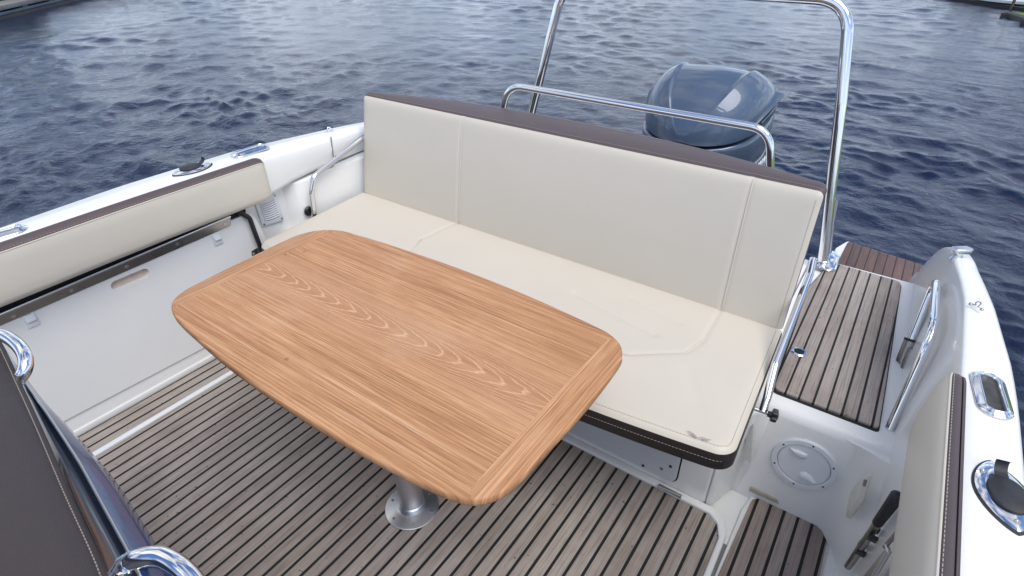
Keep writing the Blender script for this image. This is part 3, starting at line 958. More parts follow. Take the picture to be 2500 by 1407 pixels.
dashes(g, [backpt(p, 0.90) + Vector((0, 0, 0.0012)) for p in edge[72:-70]], 0.0008, 0.005, 0.003); g.build('stitching', 'thread', backT); g = G()
dashes(g, [bfront(0.992, t) + Vector((0, -0.0006, 0)) for t in np.linspace(0.02, 0.96, 60)], 0.0008, 0.005, 0.003)
g.build('stitching', 'thread', backT)
# steel swing arms at both ends, with a black knob on the passage side
def armtube(pts, r=0.0115):
    return fillet(pts, 0.045, 8)


g = G()
xa = -0.095
ar = [Vector((-0.118, 1.80, 0.60)), Vector((-0.104, 1.77, 0.58)), pX(1960, 700, -0.100), pX(1893, 885, -0.088), pX(1873, 960, -0.080), pX(1862, 1003, -0.078)]
ar = [Vector((-0.112, 1.845, 0.62)), Vector((-0.104, 1.79, 0.59)), pz(1893, 890, 0.47), pz(1872, 975, 0.41), pz(1862, 1006, 0.385)]
arm = g.tube(fillet(ar, 0.03, 8), 0.0115, 18).build('swing_arm', CHROME, backT, smooth=True)
g = G(); kb = ar[-1]
g.tube([kb + Vector((-0.022, 0, 0)), kb + Vector((0.012, 0.004, 0))], 0.006, 12); g.build('pivot_pin', 'brushed steel', arm, smooth=True)
g = G(); ax = Vector((1, 0.15, -0.05)).normalized()
kbase = kb + ax * 0.012
for k in range(5):
    a = 2 * math.pi * k / 5; u_ = ax.orthogonal().normalized(); w_ = ax.cross(u_)
    c_ = kbase + ax * 0.012 + 0.013 * (math.cos(a) * u_ + math.sin(a) * w_)
    g.lathe(c_, ax, [(0.0, -0.002), (0.0065, 0.0), (0.007, 0.006), (0.0065, 0.013), (0.0, 0.015)], 12)
g.lathe(kbase, ax, [(0.0, 0), (0.008, 0.001), (0.010, 0.012), (0.014, 0.014), (0.015, 0.025), (0.010, 0.028), (0, 0.029)], 20)
g.build('clamp_knob', 'black plastic', arm, smooth=True)
g = G()
al = [pX(905, 322, -2.062), pX(880, 340, -2.056), pX(766, 432, -2.034), pX(760, 470, -2.034), pX(766, 516, -2.034), pX(768, 560, -2.034)]
arm2 = g.tube(fillet(al, 0.035, 8), 0.0125, 18).build('swing_arm', CHROME, backT, smooth=True)
g = G(); p = pX(757, 517, -2.045)
g.lathe(p + Vector((-0.012, 0, 0)), (1, 0, 0), [(0.022, 0), (0.022, 0.006), (0.018, 0.010), (0, 0.011)], 24); g.build('pivot_flange', 'black plastic', arm2, smooth=True)

# ------------------------------------------------------------------ folding table
TC = Vector((-0.885, 0.738, 0.0))
tbl = thing('cockpit_table', TC, 'varnished teak table with rounded corners on one steel pedestal', 'table')
ZTOP = 0.70
ot = [(-0.494, -0.265), (-0.532, -0.242), (-0.553, -0.205), (-0.560, -0.166), (-0.571, 0.0), (-0.577, 0.143), (-0.563, 0.215), (-0.510, 0.268), (-0.426, 0.289), (-0.215, 0.306), (0.013, 0.313), (0.222, 0.307), (0.401, 0.291),
      (0.459, 0.281), (0.498, 0.259), (0.518, 0.228), (0.527, 0.19), (0.531, 0.046), (0.525, -0.098), (0.520, -0.19), (0.511, -0.231), (0.490, -0.262), (0.456, -0.281), (0.359, -0.298), (0.211, -0.308), (0.034, -0.312), (-0.177, -0.306), (-0.353, -0.290), (-0.44, -0.279)]
cl = [TC + Vector((x, y, 0)) for x, y in ot]
P = [cl[-2], cl[-1]] + cl + [cl[0], cl[1]]
oc = []
for i in range(2, len(P) - 2):
    for k in range(5):
        t = k / 5; a, b_, c_, d_ = P[i - 1], P[i], P[i + 1], P[i + 2]
        oc.append(0.5 * ((2 * b_) + (c_ - a) * t + (2 * a - 5 * b_ + 4 * c_ - d_) * t * t + (3 * b_ - a - 3 * c_ + d_) * t ** 3))
# cut the outline into field and four border boards
IL, IRt, IB, IF = TC.x - 0.502, TC.x + 0.462, TC.y + 0.252, TC.y - 0.252


def inner_y(x, s):      # bowed inner edge of the front / back boards
    t = (x - TC.x) / 0.53
    return TC.y + s * (0.274 - 0.030 * t * t)


def clip(poly, fn):
    """keep the side of a polygon where fn(p) >= 0"""
    o = []
    for i in range(len(poly)):
        a, b_ = poly[i - 1], poly[i]; fa, fb = fn(a), fn(b_)
        if (fa >= 0) != (fb >= 0): o.append(a.lerp(b_, fa / (fa - fb)))
        if fb >= 0: o.append(b_)
    return o


def board(name, poly, mat):
    g = G()
    c0 = sum(poly, Vector()) / len(poly)
    g.prism([Vector((p.x, p.y, ZTOP - 0.021)) for p in poly], (0, 0, 0.021))
    return g.build(name, mat, top)


GAP = 0.00012
# tabletop: central field with front/back bow
xs = np.linspace(IL + GAP, IRt - GAP, 40)
field = [Vector((x, inner_y(x, -1) + GAP, 0)) for x in xs] + [Vector((x, inner_y(x, 1) - GAP, 0)) for x in xs[::-1]]
g = G(); g.prism([Vector((p.x, p.y, ZTOP - 0.021)) for p in field], (0, 0, 0.021))
top = g.build('tabletop', 'table teak', tbl)


def rounded_board(name, poly, mat):
    """border board: outer edge eased over a small radius"""
    g = G()
    def off(k): return poly
    lay = []
    for dz, dd in ((-0.021, 0.004), (-0.018, 0.001), (-0.012, 0.0), (-0.006, 0.0004), (-0.002, 0.0016), (0.0, 0.0042)):
        ring_ = []
        for p in poly:
            # only points on the outer outline move inwards
            if p.z > 0.5:
                n_ = Vector((TC.x - p.x, TC.y - p.y, 0)); n_ = Vector((n_.x * 0.35, n_.y, 0)) if abs(p.y - TC.y) > 0.24 and abs(p.x - TC.x) < 0.45 else n_
                n_.normalize(); ring_.append(Vector((p.x, p.y, ZTOP + dz)) + n_ * dd)
            else:
                ring_.append(Vector((p.x, p.y, ZTOP + dz)))
        lay.append(ring_)
    g.loft(lay)
    return g.build(name, mat, top, smooth=True, angle=40)


for p in oc: p.z = 1.0       # mark: lies on the outline
def mk_in(pts): return [Vector((p.x, p.y, 0.0)) for p in pts]
# right end board (grain across) with mitred corners
cr_f, cr_b = Vector((IRt, inner_y(IRt, -1), 0)), Vector((IRt, inner_y(IRt, 1), 0))
cl_f, cl_b = Vector((IL, inner_y(IL, -1), 0)), Vector((IL, inner_y(IL, 1), 0))
def side_of(a, ang):
    n_ = Vector((-math.sin(ang), math.cos(ang), 0))
    return lambda p: (p.x - a.x) * n_.x + (p.y - a.y) * n_.y
def keepmark(poly):
    o = []
    for p in poly:
        best = min((Vector((q.x - p.x, q.y - p.y, 0)).length for q in oc)) if p.z > 0.01 else 9
        o.append(Vector((p.x, p.y, 1.0 if p.z > 0.01 else 0.0)))
    return o
mf = R(-52); mb = R(52)
rb = clip(clip(clip(list(oc), lambda p: p.x - IRt - GAP), side_of(cr_f, mf)), lambda p: -side_of(cr_b, mb)(p))
lb = clip(clip(clip(list(oc), lambda p: IL - GAP - p.x), lambda p: -side_of(cl_f, R(180 + 52))(p)), side_of(cl_b, R(180 - 52)))
def curved_clip(poly, s):
    return poly
ocl = [(p.x, p.y) for p in oc] + [(oc[0].x, oc[0].y)]
def long_board(s_):
    cr_, cl_ = (cr_f, cl_f) if s_ < 0 else (cr_b, cl_b)
    if s_ < 0:
        q = clip(clip(clip(list(oc), lambda p: cr_.y - p.y), lambda p: -side_of(cr_, mf)(p) - GAP), lambda p: side_of(cl_, R(232))(p) - GAP)
    else:
        q = clip(clip(clip(list(oc), lambda p: p.y - cr_.y), lambda p: side_of(cr_, mb)(p) - GAP), lambda p: -side_of(cl_, R(128))(p) - GAP)
    q = [Vector((p.x, p.y, 1.0 if segd(p.x, p.y, ocl) < 1e-5 else 0.0)) for p in q]
    k = next(i for i in range(len(q)) if q[i].z == 0 and q[(i + 1) % len(q)].z == 0)
    a, b_ = q[k], q[(k + 1) % len(q)]
    bowp = [Vector((x, inner_y(x, s_) + s_ * GAP, 0)) for x in np.linspace(a.x, b_.x, 42)]
    return q[:k] + bowp + (q[k + 2:] if k + 2 <= len(q) else [])
xs = np.linspace(IRt, IL, 40)
rounded_board('border_board', long_board(-1), 'border teak')
rounded_board('border_board', long_board(1), 'border teak')
def inner_marked(poly, xin, sgn):
    # inner points are those on the straight cut
    return [Vector((p.x, p.y, 0.0 if abs(p.x - xin) < 0.004 else 1.0)) for p in poly]
rounded_board('border_board', inner_marked(rb, IRt, 1), 'end board teak')
rounded_board('border_board', inner_marked(lb, IL, -1), 'end board teak')
g = G(); g.prism([Vector((TC.x + (p.x - TC.x) * 0.90, TC.y + (p.y - TC.y) * 0.88, ZTOP - 0.033)) for p in oc], (0, 0, 0.0115)); g.build('underside_frame', 'wood core', tbl)
g = G()
PB = Vector((-0.887, 0.735, zf))
g.lathe(PB, (0, 0, 1), [(0.041, 0.004), (0.0405, 0.03), (0.0365, 0.034), (0.0365, 0.664)], 40)
g.build('pedestal', 'anodised aluminium', tbl, smooth=True)
g = G()
g.lathe(PB, (0, 0, 1), [(0.0815, 0.0), (0.0825, 0.002), (0.082, 0.0045), (0.079, 0.0062), (0.047, 0.0085), (0.042, 0.0105), (0.0405, 0.011)], 64)
plate = g.build('base_plate', 'anodised aluminium', tbl, smooth=True)
for k in range(6):
    a = R(18 + 60 * k); c_ = PB + Vector((0.066 * math.cos(a), 0.066 * math.sin(a), 0.0078))
    g = G(); g.lathe(c_, (0, 0, 1), [(0.0042, -0.001), (0.0042, 0.0006), (0.002, 0.0008), (0.0014, -0.0002), (0, -0.0003)], 14); g.build('screw', 'dull steel', plate, smooth=True)

# ------------------------------------------------------------------ left folding side seat panel
panT = thing('folding_seat_panel', (-2.06, 0.6, 0.08), 'white folded side seat panel with hand slot and steel hinge', 'folding seat')
XP = -2.052
slot = roundpoly([(XP, 0, 0)], 0) if False else None
sl = [pX(268, 697, XP), pX(290, 680, XP), pX(352, 652, XP), pX(369, 655, XP), pX(364, 668, XP), pX(345, 683, XP), pX(285, 707, XP), pX(270, 706, XP)]
sc = sum(sl, Vector()) / 8
sy0, sz0 = sc.y, sc.z - 0.003
sl_pts = []
for k in range(24):
    a = 2 * math.pi * k / 24
    cxs = 0.046 if math.cos(a) > 0 else -0.046
    sl_pts.append(Vector((XP, sy0 + cxs + 0.0185 * math.cos(a), sz0 + 0.0185 * math.sin(a))))
bot0, bot1 = pX(145, 1016, XP), pX(500, 843, XP)
outer = roundpoly([Vector((XP, -0.6, 0.103)), Vector((XP, 1.165, 0.068)), Vector((XP, 1.165, 0.30)), Vector((XP, 1.115, 0.545)), Vector((XP, -0.6, 0.506))], [0.0, 0.03, 0.10, 0.05, 0])
bm = bmesh.new()
def addloop(pts):
    vs = [bm.verts.new(p) for p in pts]; return [bm.edges.new((vs[i], vs[(i + 1) % len(vs)])) for i in range(len(vs))]
e = addloop(outer) + addloop(sl_pts)
res = bmesh.ops.triangle_fill(bm, use_beauty=True, use_dissolve=False, edges=e)
fs = [x for x in res['geom'] if isinstance(x, bmesh.types.BMFace)]
ex = bmesh.ops.extrude_face_region(bm, geom=fs)
bmesh.ops.translate(bm, vec=(-0.02, 0, 0), verts=[x for x in ex['geom'] if isinstance(x, bmesh.types.BMVert)])
bmesh.ops.recalc_face_normals(bm, faces=bm.faces)
me = bpy.data.meshes.new('panel'); bm.to_mesh(me); bm.free(); me.materials.append(MATS['panel white'])
po = bpy.data.objects.new('panel', me); S.collection.objects.link(po); po.parent = panT; po.location = -wloc(panT)
md = po.modifiers.new('bevel', 'BEVEL'); md.width = 0.0025; md.segments = 2; md.limit_method = 'ANGLE'
g = G(); g.box((XP - 0.0215, sy0 - 0.075, sz0 - 0.03), (XP - 0.0195, sy0 + 0.075, sz0 + 0.03)); g.build('slot_backing', 'slot backing', po)
# steel hinge strip with screws
g = G()
a, b_ = pX(10, 778, XP), pX(562, 552, XP)
XS = XP + 0.0035
t0, t1, u0, u1 = pX(10, 764, XS), pX(562, 529, XS), pX(28, 784, XS), pX(560, 553, XS)
ex_ = lambda a, b, y: a + (b - a) * ((y - a.y) / (b.y - a.y))
strip = roundpoly([ex_(u0, u1, -0.3), ex_(u0, u1, 1.015), ex_(t0, t1, 1.02), ex_(t0, t1, -0.3)], [0, 0.012, 0.006, 0])
g.prism(strip, (-0.0035, 0, 0))
hs = g.build('hinge_strip', 'dark steel', po, smooth=True)
g = G(); g.tube([ex_(t0, t1, -0.3) + Vector((0.001, 0, 0.001)), ex_(t0, t1, 1.02) + Vector((0.001, 0, 0.001))], 0.0046, 12); g.build('hinge_pin', CHROME, hs, smooth=True)
for px, py in ((33, 773), (175, 710), (310, 651), (433, 597), (549, 547)):
    g = G(); p = pX(px, py, XP + 0.0035); g.lathe(p, (1, 0, 0), [(0.0065, 0), (0.0055, 0.0018), (0.002, 0.0022), (0, 0.0014)], 14); g.build('rivet', 'brushed steel', hs, smooth=True)
for px, py in ((75, 782), (530, 584)):
    p = pX(px, py, XP); g = G()
    g.prism([p + Vector((0, -0.018, 0.022)), p + Vector((0, 0.018, 0.022)), p + Vector((0, 0.017, -0.024)), p + Vector((0, -0.017, -0.024))], (0.004, 0, 0))
    g.prism([p + Vector((0.004, -0.014, 0.020)), p + Vector((0.004, 0.014, 0.020)), p + Vector((0.011, 0.013, 0.004)), p + Vector((0.011, -0.013, 0.004))], (0.0, 0, -0.006))
    g.build('clip', 'white plastic', po, bevel=0.002)
# black folding leg tube
g = G()
lg = [Vector((-2.085, -0.3, 0.578)), Vector((-2.062, 1.06, 0.582)), pX(580, 517, -2.045), pX(609, 532, -2.035), pX(642, 622, -2.02), pX(668, 700, -2.02)]
g.tube(fillet(lg, 0.02, 6), 0.0095, 14); g.build('folding_leg', 'black plastic', panT, smooth=True)
g = G(); g.prism([pX(613, 612, XP + 0.002), pX(632, 603, XP + 0.002), pX(640, 632, XP + 0.002), pX(616, 636, XP + 0.002)], (0.003, 0, 0)); brk = g.build('leg_bracket', 'dull steel', po, bevel=0.002)
g = G(); p = pX(621, 621, XP + 0.005); g.lathe(p, (1, 0, 0), [(0.007, 0), (0.006, 0.003), (0, 0.004)], 14); g.build('screw', 'brushed steel', brk, smooth=True)
# dark shelf behind / above the panel
g = G(); g.prism([(-2.0565, -0.6, 0.505), (-2.0565, 1.09, 0.548), (-2.0565, 1.10, 0.61), (-2.0565, -0.6, 0.61)], (-0.045, 0, 0)); g.build('dark_backing', 'matte black', panT)
# bottom rail with screws
g = G()
g.prism([Vector((-2.060, -0.6, 0.092)), Vector((-2.060, 1.17, 0.062)), Vector((-2.060, 1.17, 0.038)), Vector((-2.060, -0.6, 0.060))], (-0.016, 0, 0))
rail = g.build('bottom_rail', 'grey rail', panT, bevel=0.002)
for px, py in ((161, 1011), (284, 945), (400, 882)):
    g = G(); p = pX(px, py, -2.060); g.lathe(p, (1, 0, 0), [(0.006, 0), (0.005, 0.002), (0, 0.0024)], 14); g.build('screw', 'dull steel', rail, smooth=True)
g = G(); a, b_ = pX(178, 1016, -2.066), pX(205, 1008, -2.066)
g.prism([pX(176, 1018, -2.064), pX(200, 1004, -2.064), pX(196, 1012, -2.064), pX(186, 1018, -2.064)], (0.003, 0, 0)); g.build('drain_flap', 'dull steel', rail)


# ------------------------------------------------------------------ side cushions
def side_cushion(name, y0, y1, sec_cream, sec_brown, label, mat_b, endr=0.05, xo=None, zsh=0.42):
    """sections are lists of (x, z); the end at y1 is rounded off"""
    t = thing(name, (sec_cream[0][0] + (xo(y0) if xo else 0), (y0 + y1) / 2, sec_cream[-1][1]), label, 'side cushion', None)
    zc_ = (sec_cream[0][1] + sec_cream[-1][1]) / 2; xb = sec_brown[-1][0]
    ys = list(np.linspace(y0, y1 - endr - 0.01, 14)) + [y1 - endr + endr * math.sin(a) for a in np.linspace(0, math.pi / 2, 12)]
    def ringat(sec, y):
        k = 1.0
        if y > y1 - endr:
            a = (y - (y1 - endr)) / endr; k = math.sqrt(max(0, 1 - a * a))
        s = 1 - zsh * (1 - k); sxx = 1 - 0.65 * (1 - k); ox = xo(y) if xo else 0.0
        return [Vector((ox + xb + (x - xb) * sxx, y, zc_ + (z - zc_) * s)) for x, z in sec]
    g = G(); g.loft([ringat(sec_cream, y) for y in ys], closed=False, cap0=False, cap1=True); cv_ = g.build('front_cover', 'cream vinyl', t, smooth=True, angle=70)
    g = G(); g.loft([ringat(sec_brown, y) for y in ys], closed=False, cap0=False, cap1=True); br = g.build('back_cover', mat_b, t, smooth=True, angle=70)
    # piping and stitches along the top edge
    st = sec_brown[1]; pp_ = [ringat([sec_cream[0], st], y) for y in ys]
    g = G(); g.tube([p[0] for p in pp_], 0.0022, 8); g.build('piping', 'cream vinyl', cv_, smooth=True)
    g = G(); dashes(g, [p[1] + Vector((0, 0, 0.0008)) for p in pp_], 0.0009, 0.006, 0.0035); g.build('stitching', 'thread' if mat_b != 'brown vinyl' else 'tan thread', br)
    return t


side_cushion('side_cushion', -0.5, 1.195,
             [(0.038, 0.742), (0.0405, 0.734), (0.0425, 0.705), (0.0445, 0.675), (0.046, 0.640), (0.0465, 0.612), (0.043, 0.597), (0.032, 0.589), (-0.03, 0.586)],
             [(0.038, 0.742), (0.0355, 0.747), (0.029, 0.7540), (0.018, 0.7590), (0.008, 0.7590), (0.001, 0.755), (0.0005, 0.66)],
             'long cream backrest cushion on the gunwale side above the white folding panel', 'brown vinyl', endr=0.04, xo=lambda y: interp(gy, gxi, y), zsh=0.26)
side_cushion('side_cushion', -0.5, 1.30,
             [(0.236, 0.735), (0.229, 0.728), (0.223, 0.710), (0.218, 0.675), (0.216, 0.630), (0.216, 0.590), (0.219, 0.560), (0.227, 0.540), (0.25, 0.535)],
             [(0.236, 0.735), (0.2405, 0.7378), (0.249, 0.7385), (0.2555, 0.736), (0.2568, 0.727), (0.2582, 0.7355), (0.2630, 0.735), (0.2655, 0.726), (0.266, 0.66)],
             'cream cushion with woven brown top edge beside the boat hook', 'woven brown vinyl', endr=0.07)

# ------------------------------------------------------------------ stainless tubes: tow arch, low rail, handrail
arch = thing('tow_arch', (-0.885, 2.40, ZP), 'tall polished steel arch standing over the outboard engine', 'steel arch')
XA = -0.885
def ap(dx, z, s):      # legs lean inwards and aft with height
    return Vector((XA + s * dx, 2.36 + 0.12 * (z - 0.35), z))
g = G()
leg = [ap(0.80, 0.35, 1), ap(0.715, 0.66, 1), ap(0.655, 0.97, 1), ap(0.612, 1.195, 1), ap(0.590, 1.31, 1), ap(0.40, 1.325, 1)]
pts = [pY(2003, 684, 2.36), pY(2030, 450, 2.40), pY(2054, 250, 2.43), pY(2070, 62, 2.46), pY(2034, -8, 2.46), pY(1950, -22, 2.46), pY(1400, -70, 2.46), pY(1372, -40, 2.46), pY(1346, 80, 2.43), pY(1304, 250, 2.40)]
lb_ = pts[-1] + (pts[-1] - pts[-2]) * ((pts[-1].z - 0.34) / (pts[-2].z - pts[-1].z))
R2 = Vector((XA - 0, 0, 0))
path = [pts[0], pts[1], pts[2], pts[3] + Vector((0.0, 0, 0.03)), Vector((pts[3].x - 0.03, 2.46, 1.285)), Vector((pts[8].x + 0.06, 2.46, 1.285)), pts[8], pts[9], lb_]
topz = pY(1850, -2, 2.46).z + 0.012
cR = pts[3] + (pts[3] - pts[2]) * ((topz - pts[3].z) / (pts[3].z - pts[2].z)); cL = pts[8] + (pts[8] - pts[9]) * ((topz - pts[8].z) / (pts[8].z - pts[9].z))
path = [pts[0], pts[1], pts[2], cR, cL, pts[9], lb_]
g.tube(fillet(path, [0, 0.3, 0.3, 0.135, 0.135, 0.3, 0], 14), 0.0198, 28)
hoop = g.build('hoop', CHROME, arch, smooth=True)
for s_, pb in ((1, pts[0]), (-1, lb_)):
    g = G()
    bp = Vector((pb.x, pb.y, ZT))
    ring_ = lambda k, z: [Vector((bp.x + s_ * (x * k), bp.y + y * k, z)) for x, y in [(-0.028, -0.05), (0.020, -0.055), (0.042, -0.03), (0.036, 0.10), (0.012, 0.14), (-0.024, 0.13), (-0.034, 0.0)]]
    g.loft([ring_(1.0, bp.z + 0.0005), ring_(1.0, bp.z + 0.006), ring_(0.72, bp.z + 0.011)])
    g.build('base_foot', CHROME, arch, bevel=0.003, seg=3)
    g = G(); tdir = (pts[1] - pts[0]).normalized() if s_ == 1 else (pts[9] - lb_).normalized()
    g.lathe(pb - tdir * 0.01, tdir, [(0.025, 0), (0.025, 0.09), (0.0225, 0.096), (0.020, 0.098)], 28); g.build('socket', CHROME, arch, smooth=True)
    # rear brace tube running down behind each leg
    g = G(); a_ = pb + tdir * 0.34 + Vector((0.02 * s_, 0.02, 0)); g.tube(fillet([a_, pb + tdir * 0.22 + Vector((0.008 * s_, 0.06, 0)), pb + Vector((0.006 * s_, 0.10, 0.0))], 0.1), 0.0125, 18); g.build('brace', CHROME, arch, smooth=True)

lr = thing('low_rail', (XA, 2.0, ZP), 'low polished steel rail just behind the cream backrest', 'steel rail')
g = G()
g.tube(fillet([(-1.535, 2.02, 0.33), (-1.455, 2.0, 0.80), (-1.415, 2.0, 0.957), (-0.362, 2.0, 0.953), (-0.325, 2.0, 0.80), (-0.30, 2.02, 0.33)], [0, 0, 0.10, 0.085, 0, 0], 12), 0.0135, 22)
g.build('tube', CHROME, lr, smooth=True)
for x in (-1.535, -0.30):
    g = G(); g.lathe((x, 2.02, ZP - 0.011), (0, 0, 1), [(0.034, 0), (0.034, 0.004), (0.020, 0.008), (0.0145, 0.02)], 26); g.build('flange', CHROME, lr, smooth=True)

hr = thing('handrail', (0.226, 1.68, ZP), 'bent steel handrail on the white inner side beside the teak platform', 'handrail')
g = G()
h0, h1, h2, h3 = Vector((0.222, 1.512, ZP)), Vector((0.227, 1.565, 0.60)), Vector((0.222, 1.90, 0.630)), Vector((0.224, 1.862, 0.35))
h1 = pX(2278, 812, 0.226); h2 = pX(2288, 676, 0.224)
g.tube(fillet([h0, h1, h2, h3], [0, 0.10, 0.045, 0], 12), 0.0115, 20); g.build('tube', CHROME, hr, smooth=True)
g = G(); dn = (h2 - h3).normalized()
g.lathe(h3 - dn * 0.02, dn, [(0.011, -0.012), (0.012, 0.0), (0.012, 0.012), (0.0195, 0.014), (0.0195, 0.085), (0.017, 0.088), (0.012, 0.09)], 24)
g.build('clamp_sleeve', 'dull steel', hr, smooth=True)
g = G(); g.lathe(h3 - dn * 0.02 + Vector((0.010, -0.028, 0.0)), dn, [(0.009, -0.004), (0.010, 0.01), (0.014, 0.012), (0.014, 0.078), (0.0, 0.08)], 20); g.build('clamp_sleeve', 'dull steel', hr, smooth=True)
g = G(); g.lathe(h3 + dn * 0.066, dn, [(0.0203, 0.0), (0.0203, 0.006), (0.012, 0.007)], 24); g.build('rubber_ring', 'black rubber', hr, smooth=True)
g = G(); g.lathe(h0, (0, 0, 1), [(0.0125, 0), (0.0125, 0.004), (0.0118, 0.006)], 20); g.build('foot_collar', CHROME, hr, smooth=True)

# ------------------------------------------------------------------ outboard engine
eng = thing('outboard_engine', (-0.885, 2.95, -0.3), 'grey blue outboard engine on the stern behind the bench', 'outboard engine')
EX = -0.885
SEC = [  # y, half width, z lower edge, z top
    (2.705, 0.030, 0.615, 0.650), (2.725, 0.095, 0.612, 0.700), (2.765, 0.175, 0.617, 0.765), (2.83, 0.240, 0.630, 0.835), (2.92, 0.285, 0.648, 0.892),
    (3.03, 0.308, 0.668, 0.920), (3.15, 0.315, 0.690, 0.912), (3.27, 0.305, 0.708, 0.872), (3.37, 0.270, 0.715, 0.820), (3.44, 0.19, 0.716, 0.775), (3.46, 0.08, 0.718, 0.75)]
rings = []
for y, w_, zl, zt in SEC:
    h = zt - zl; half = [(w_ * 0.985, zl), (w_ * 1.0, zl + 0.14 * h), (w_ * 0.985, zl + 0.42 * h), (w_ * 0.88, zl + 0.70 * h), (w_ * 0.75, zl + 0.865 * h), (w_ * 0.58, zl + 0.985 * h), (w_ * 0.51, zl + 0.952 * h), (w_ * 0.25, zl + 0.985 * h)]
    rings.append([Vector((EX + a, y, z)) for a, z in half] + [Vector((EX, y, zt))] + [Vector((EX - a, y, z)) for a, z in half[::-1]])
g = G(); g.loft(rings); cowl = g.build('top_cowl', 'cowl paint', eng, smooth='all', sub=3)
cre = cowl.data.attributes.new('crease_edge', 'FLOAT', 'EDGE')
for e_ in cowl.data.edges:
    i_, j_ = e_.vertices; i_, j_ = i_ % 17, j_ % 17
    if i_ == j_ and i_ in (5, 11): cre.data[e_.index].value = 1.0
    if i_ == j_ and i_ in (0, 16): cre.data[e_.index].value = 1.0
    if i_ == j_ and i_ in (6, 10): cre.data[e_.index].value = 0.4
rings = []
for z, k, dy in ((0.735, 0.93, 0.0), (0.70, 1.02, 0.0), (0.62, 1.055, 0.0), (0.50, 1.05, 0.01), (0.36, 0.98, 0.03), (0.22, 0.74, 0.08), (0.10, 0.60, 0.12), (0.02, 0.42, 0.16)):
    ring_ = []
    plan = [(2.728, 0.0), (2.738, 0.10), (2.79, 0.19), (2.88, 0.265), (3.0, 0.292), (3.12, 0.296), (3.24, 0.296), (3.36, 0.27), (3.42, 0.19), (3.45, 0.0)]
    zz = lambda y: min(z, 0.588 + (y - 2.705) * 0.19)
    pr = [(EX + w2 * k, 3.08 + (y - 3.08) * (k * 0.5 + 0.5) + dy * (3.3 - y) * 0.8, zz(y)) for y, w2 in plan]
    pl = [(2 * EX - x, y, z_) for x, y, z_ in pr[1:-1]][::-1]
    ring_ = pr + pl
    rings.append(ring_)
g = G(); g.loft(rings[::-1]); lc = g.build('lower_cowl', 'lower cowl paint', eng, smooth='all', sub=1)
g = G(); g.loft([[Vector((EX + x * k, 3.10 + y * k2, z)) for x, y in [(-0.10, -0.16), (0.10, -0.16), (0.11, 0.0), (0.07, 0.18), (0, 0.22), (-0.07, 0.18), (-0.11, 0.0)]] for z, k, k2 in ((0.15, 1.1, 1.1), (-0.2, 0.9, 1), (-0.75, 0.55, 0.9))]); g.build('drive_leg', 'lower cowl paint', eng, smooth=True)
g = G(); g.box((EX - 0.12, 2.46, -0.2), (EX + 0.12, 2.98, 0.16)); g.build('clamp_bracket', 'lower cowl paint', eng, bevel=0.02, seg=3)
for s_ in (1, -1):      # air intake slots under the rear corners
    g = G()
    pl_ = [(2.93, 0.690), (3.0, 0.735), (3.1, 0.768), (3.18, 0.788), (3.20, 0.745), (3.1, 0.716), (3.0, 0.692)]
    W_ = lambda y: interp([q[0] for q in SEC], [q[1] for q in SEC], y)
    base = [Vector((EX + s_ * (W_(y) - 0.035), y, z)) for y, z in pl_]
    g.prism(roundpoly(base, 0.012, 3), (s_ * 0.037, 0, 0)); ai = g.build('air_intake', 'dark hole', cowl, smooth=True)
    g = G(); up_ = [Vector((EX + s_ * (W_(y) - 0.03), y, z + 0.012)) for y, z in [(2.90, 0.680), (2.95, 0.716), (3.02, 0.752), (3.1, 0.776), (3.19, 0.798)]]
    o_ = Vector((s_ * 0.045, 0, -0.004)); d_ = Vector((0, 0, -0.012))
    g.loft([[p, p + o_ * (0.75 + 0.1 * k), p + o_ * (0.75 + 0.1 * k) + d_, p + d_] for k, p in enumerate(smooth_curve(up_, 4)[::4])]); g.build('intake_lip', 'cowl paint', ai, bevel=0.004, seg=3)
    g = G(); g.tube(smooth_curve([Vector((EX + s_ * (W_(y) - 0.002), y, z)) for y, z in [(2.98, 0.697), (3.08, 0.727), (3.17, 0.752)]], 4), 0.007, 10); g.build('intake_fin', 'cowl paint', ai, smooth=True)


def text3d(txt, size, M4, name, mat, parent, ext=0.0015):
    cu = bpy.data.curves.new(name, 'FONT'); cu.body = txt; cu.size = size; cu.extrude = ext; cu.align_x = 'LEFT'
    to = bpy.data.objects.new(name, cu); S.collection.objects.link(to)
    dg = bpy.context.evaluated_depsgraph_get(); me_ = bpy.data.meshes.new_from_object(to.evaluated_get(dg))
    bpy.data.objects.remove(to); me_.transform(M4); me_.materials.append(MATS[mat])
    o = bpy.data.objects.new(name, me_); S.collection.objects.link(o)
    o.parent = parent; o.location = -wloc(parent); return o


# lettering and round mark on the passage side of the lower cowl
Mt = Matrix(((0, 0, 1, EX + 0.3125), (1, 0, 0, 3.05), (0, 1, 0, 0.408), (0, 0, 0, 1)))
text3d('YAMAHA', 0.085, Mt, 'lettering', 'engine white', lc, 0.004)
g = G(); c_ = Vector((EX + 0.3125, 3.005, 0.45))
for k in range(40):
    pass
ringp = [c_ + Vector((0, 0.033 * math.cos(a), 0.033 * math.sin(a))) for a in np.linspace(0, 2 * math.pi, 41)]
g.tube(ringp, 0.004, 8)
for a in (90, 210, 330):
    g.tube([c_, c_ + Vector((0, 0.031 * math.cos(R(a)), 0.031 * math.sin(R(a))))], 0.003, 6)
g.build('round_mark', 'engine white', lc)


# ------------------------------------------------------------------ deck fittings
def stadium(hl, r, z, n=10, cx_=0, cy_=0):
    o = []
    for k in range(n + 1):
        a = -math.pi / 2 + math.pi * k / n; o.append(Vector((hl + r * math.cos(a), r * math.sin(a), z)))
    for k in range(n + 1):
        a = math.pi / 2 + math.pi * k / n; o.append(Vector((-hl + r * math.cos(a), r * math.sin(a), z)))
    return o


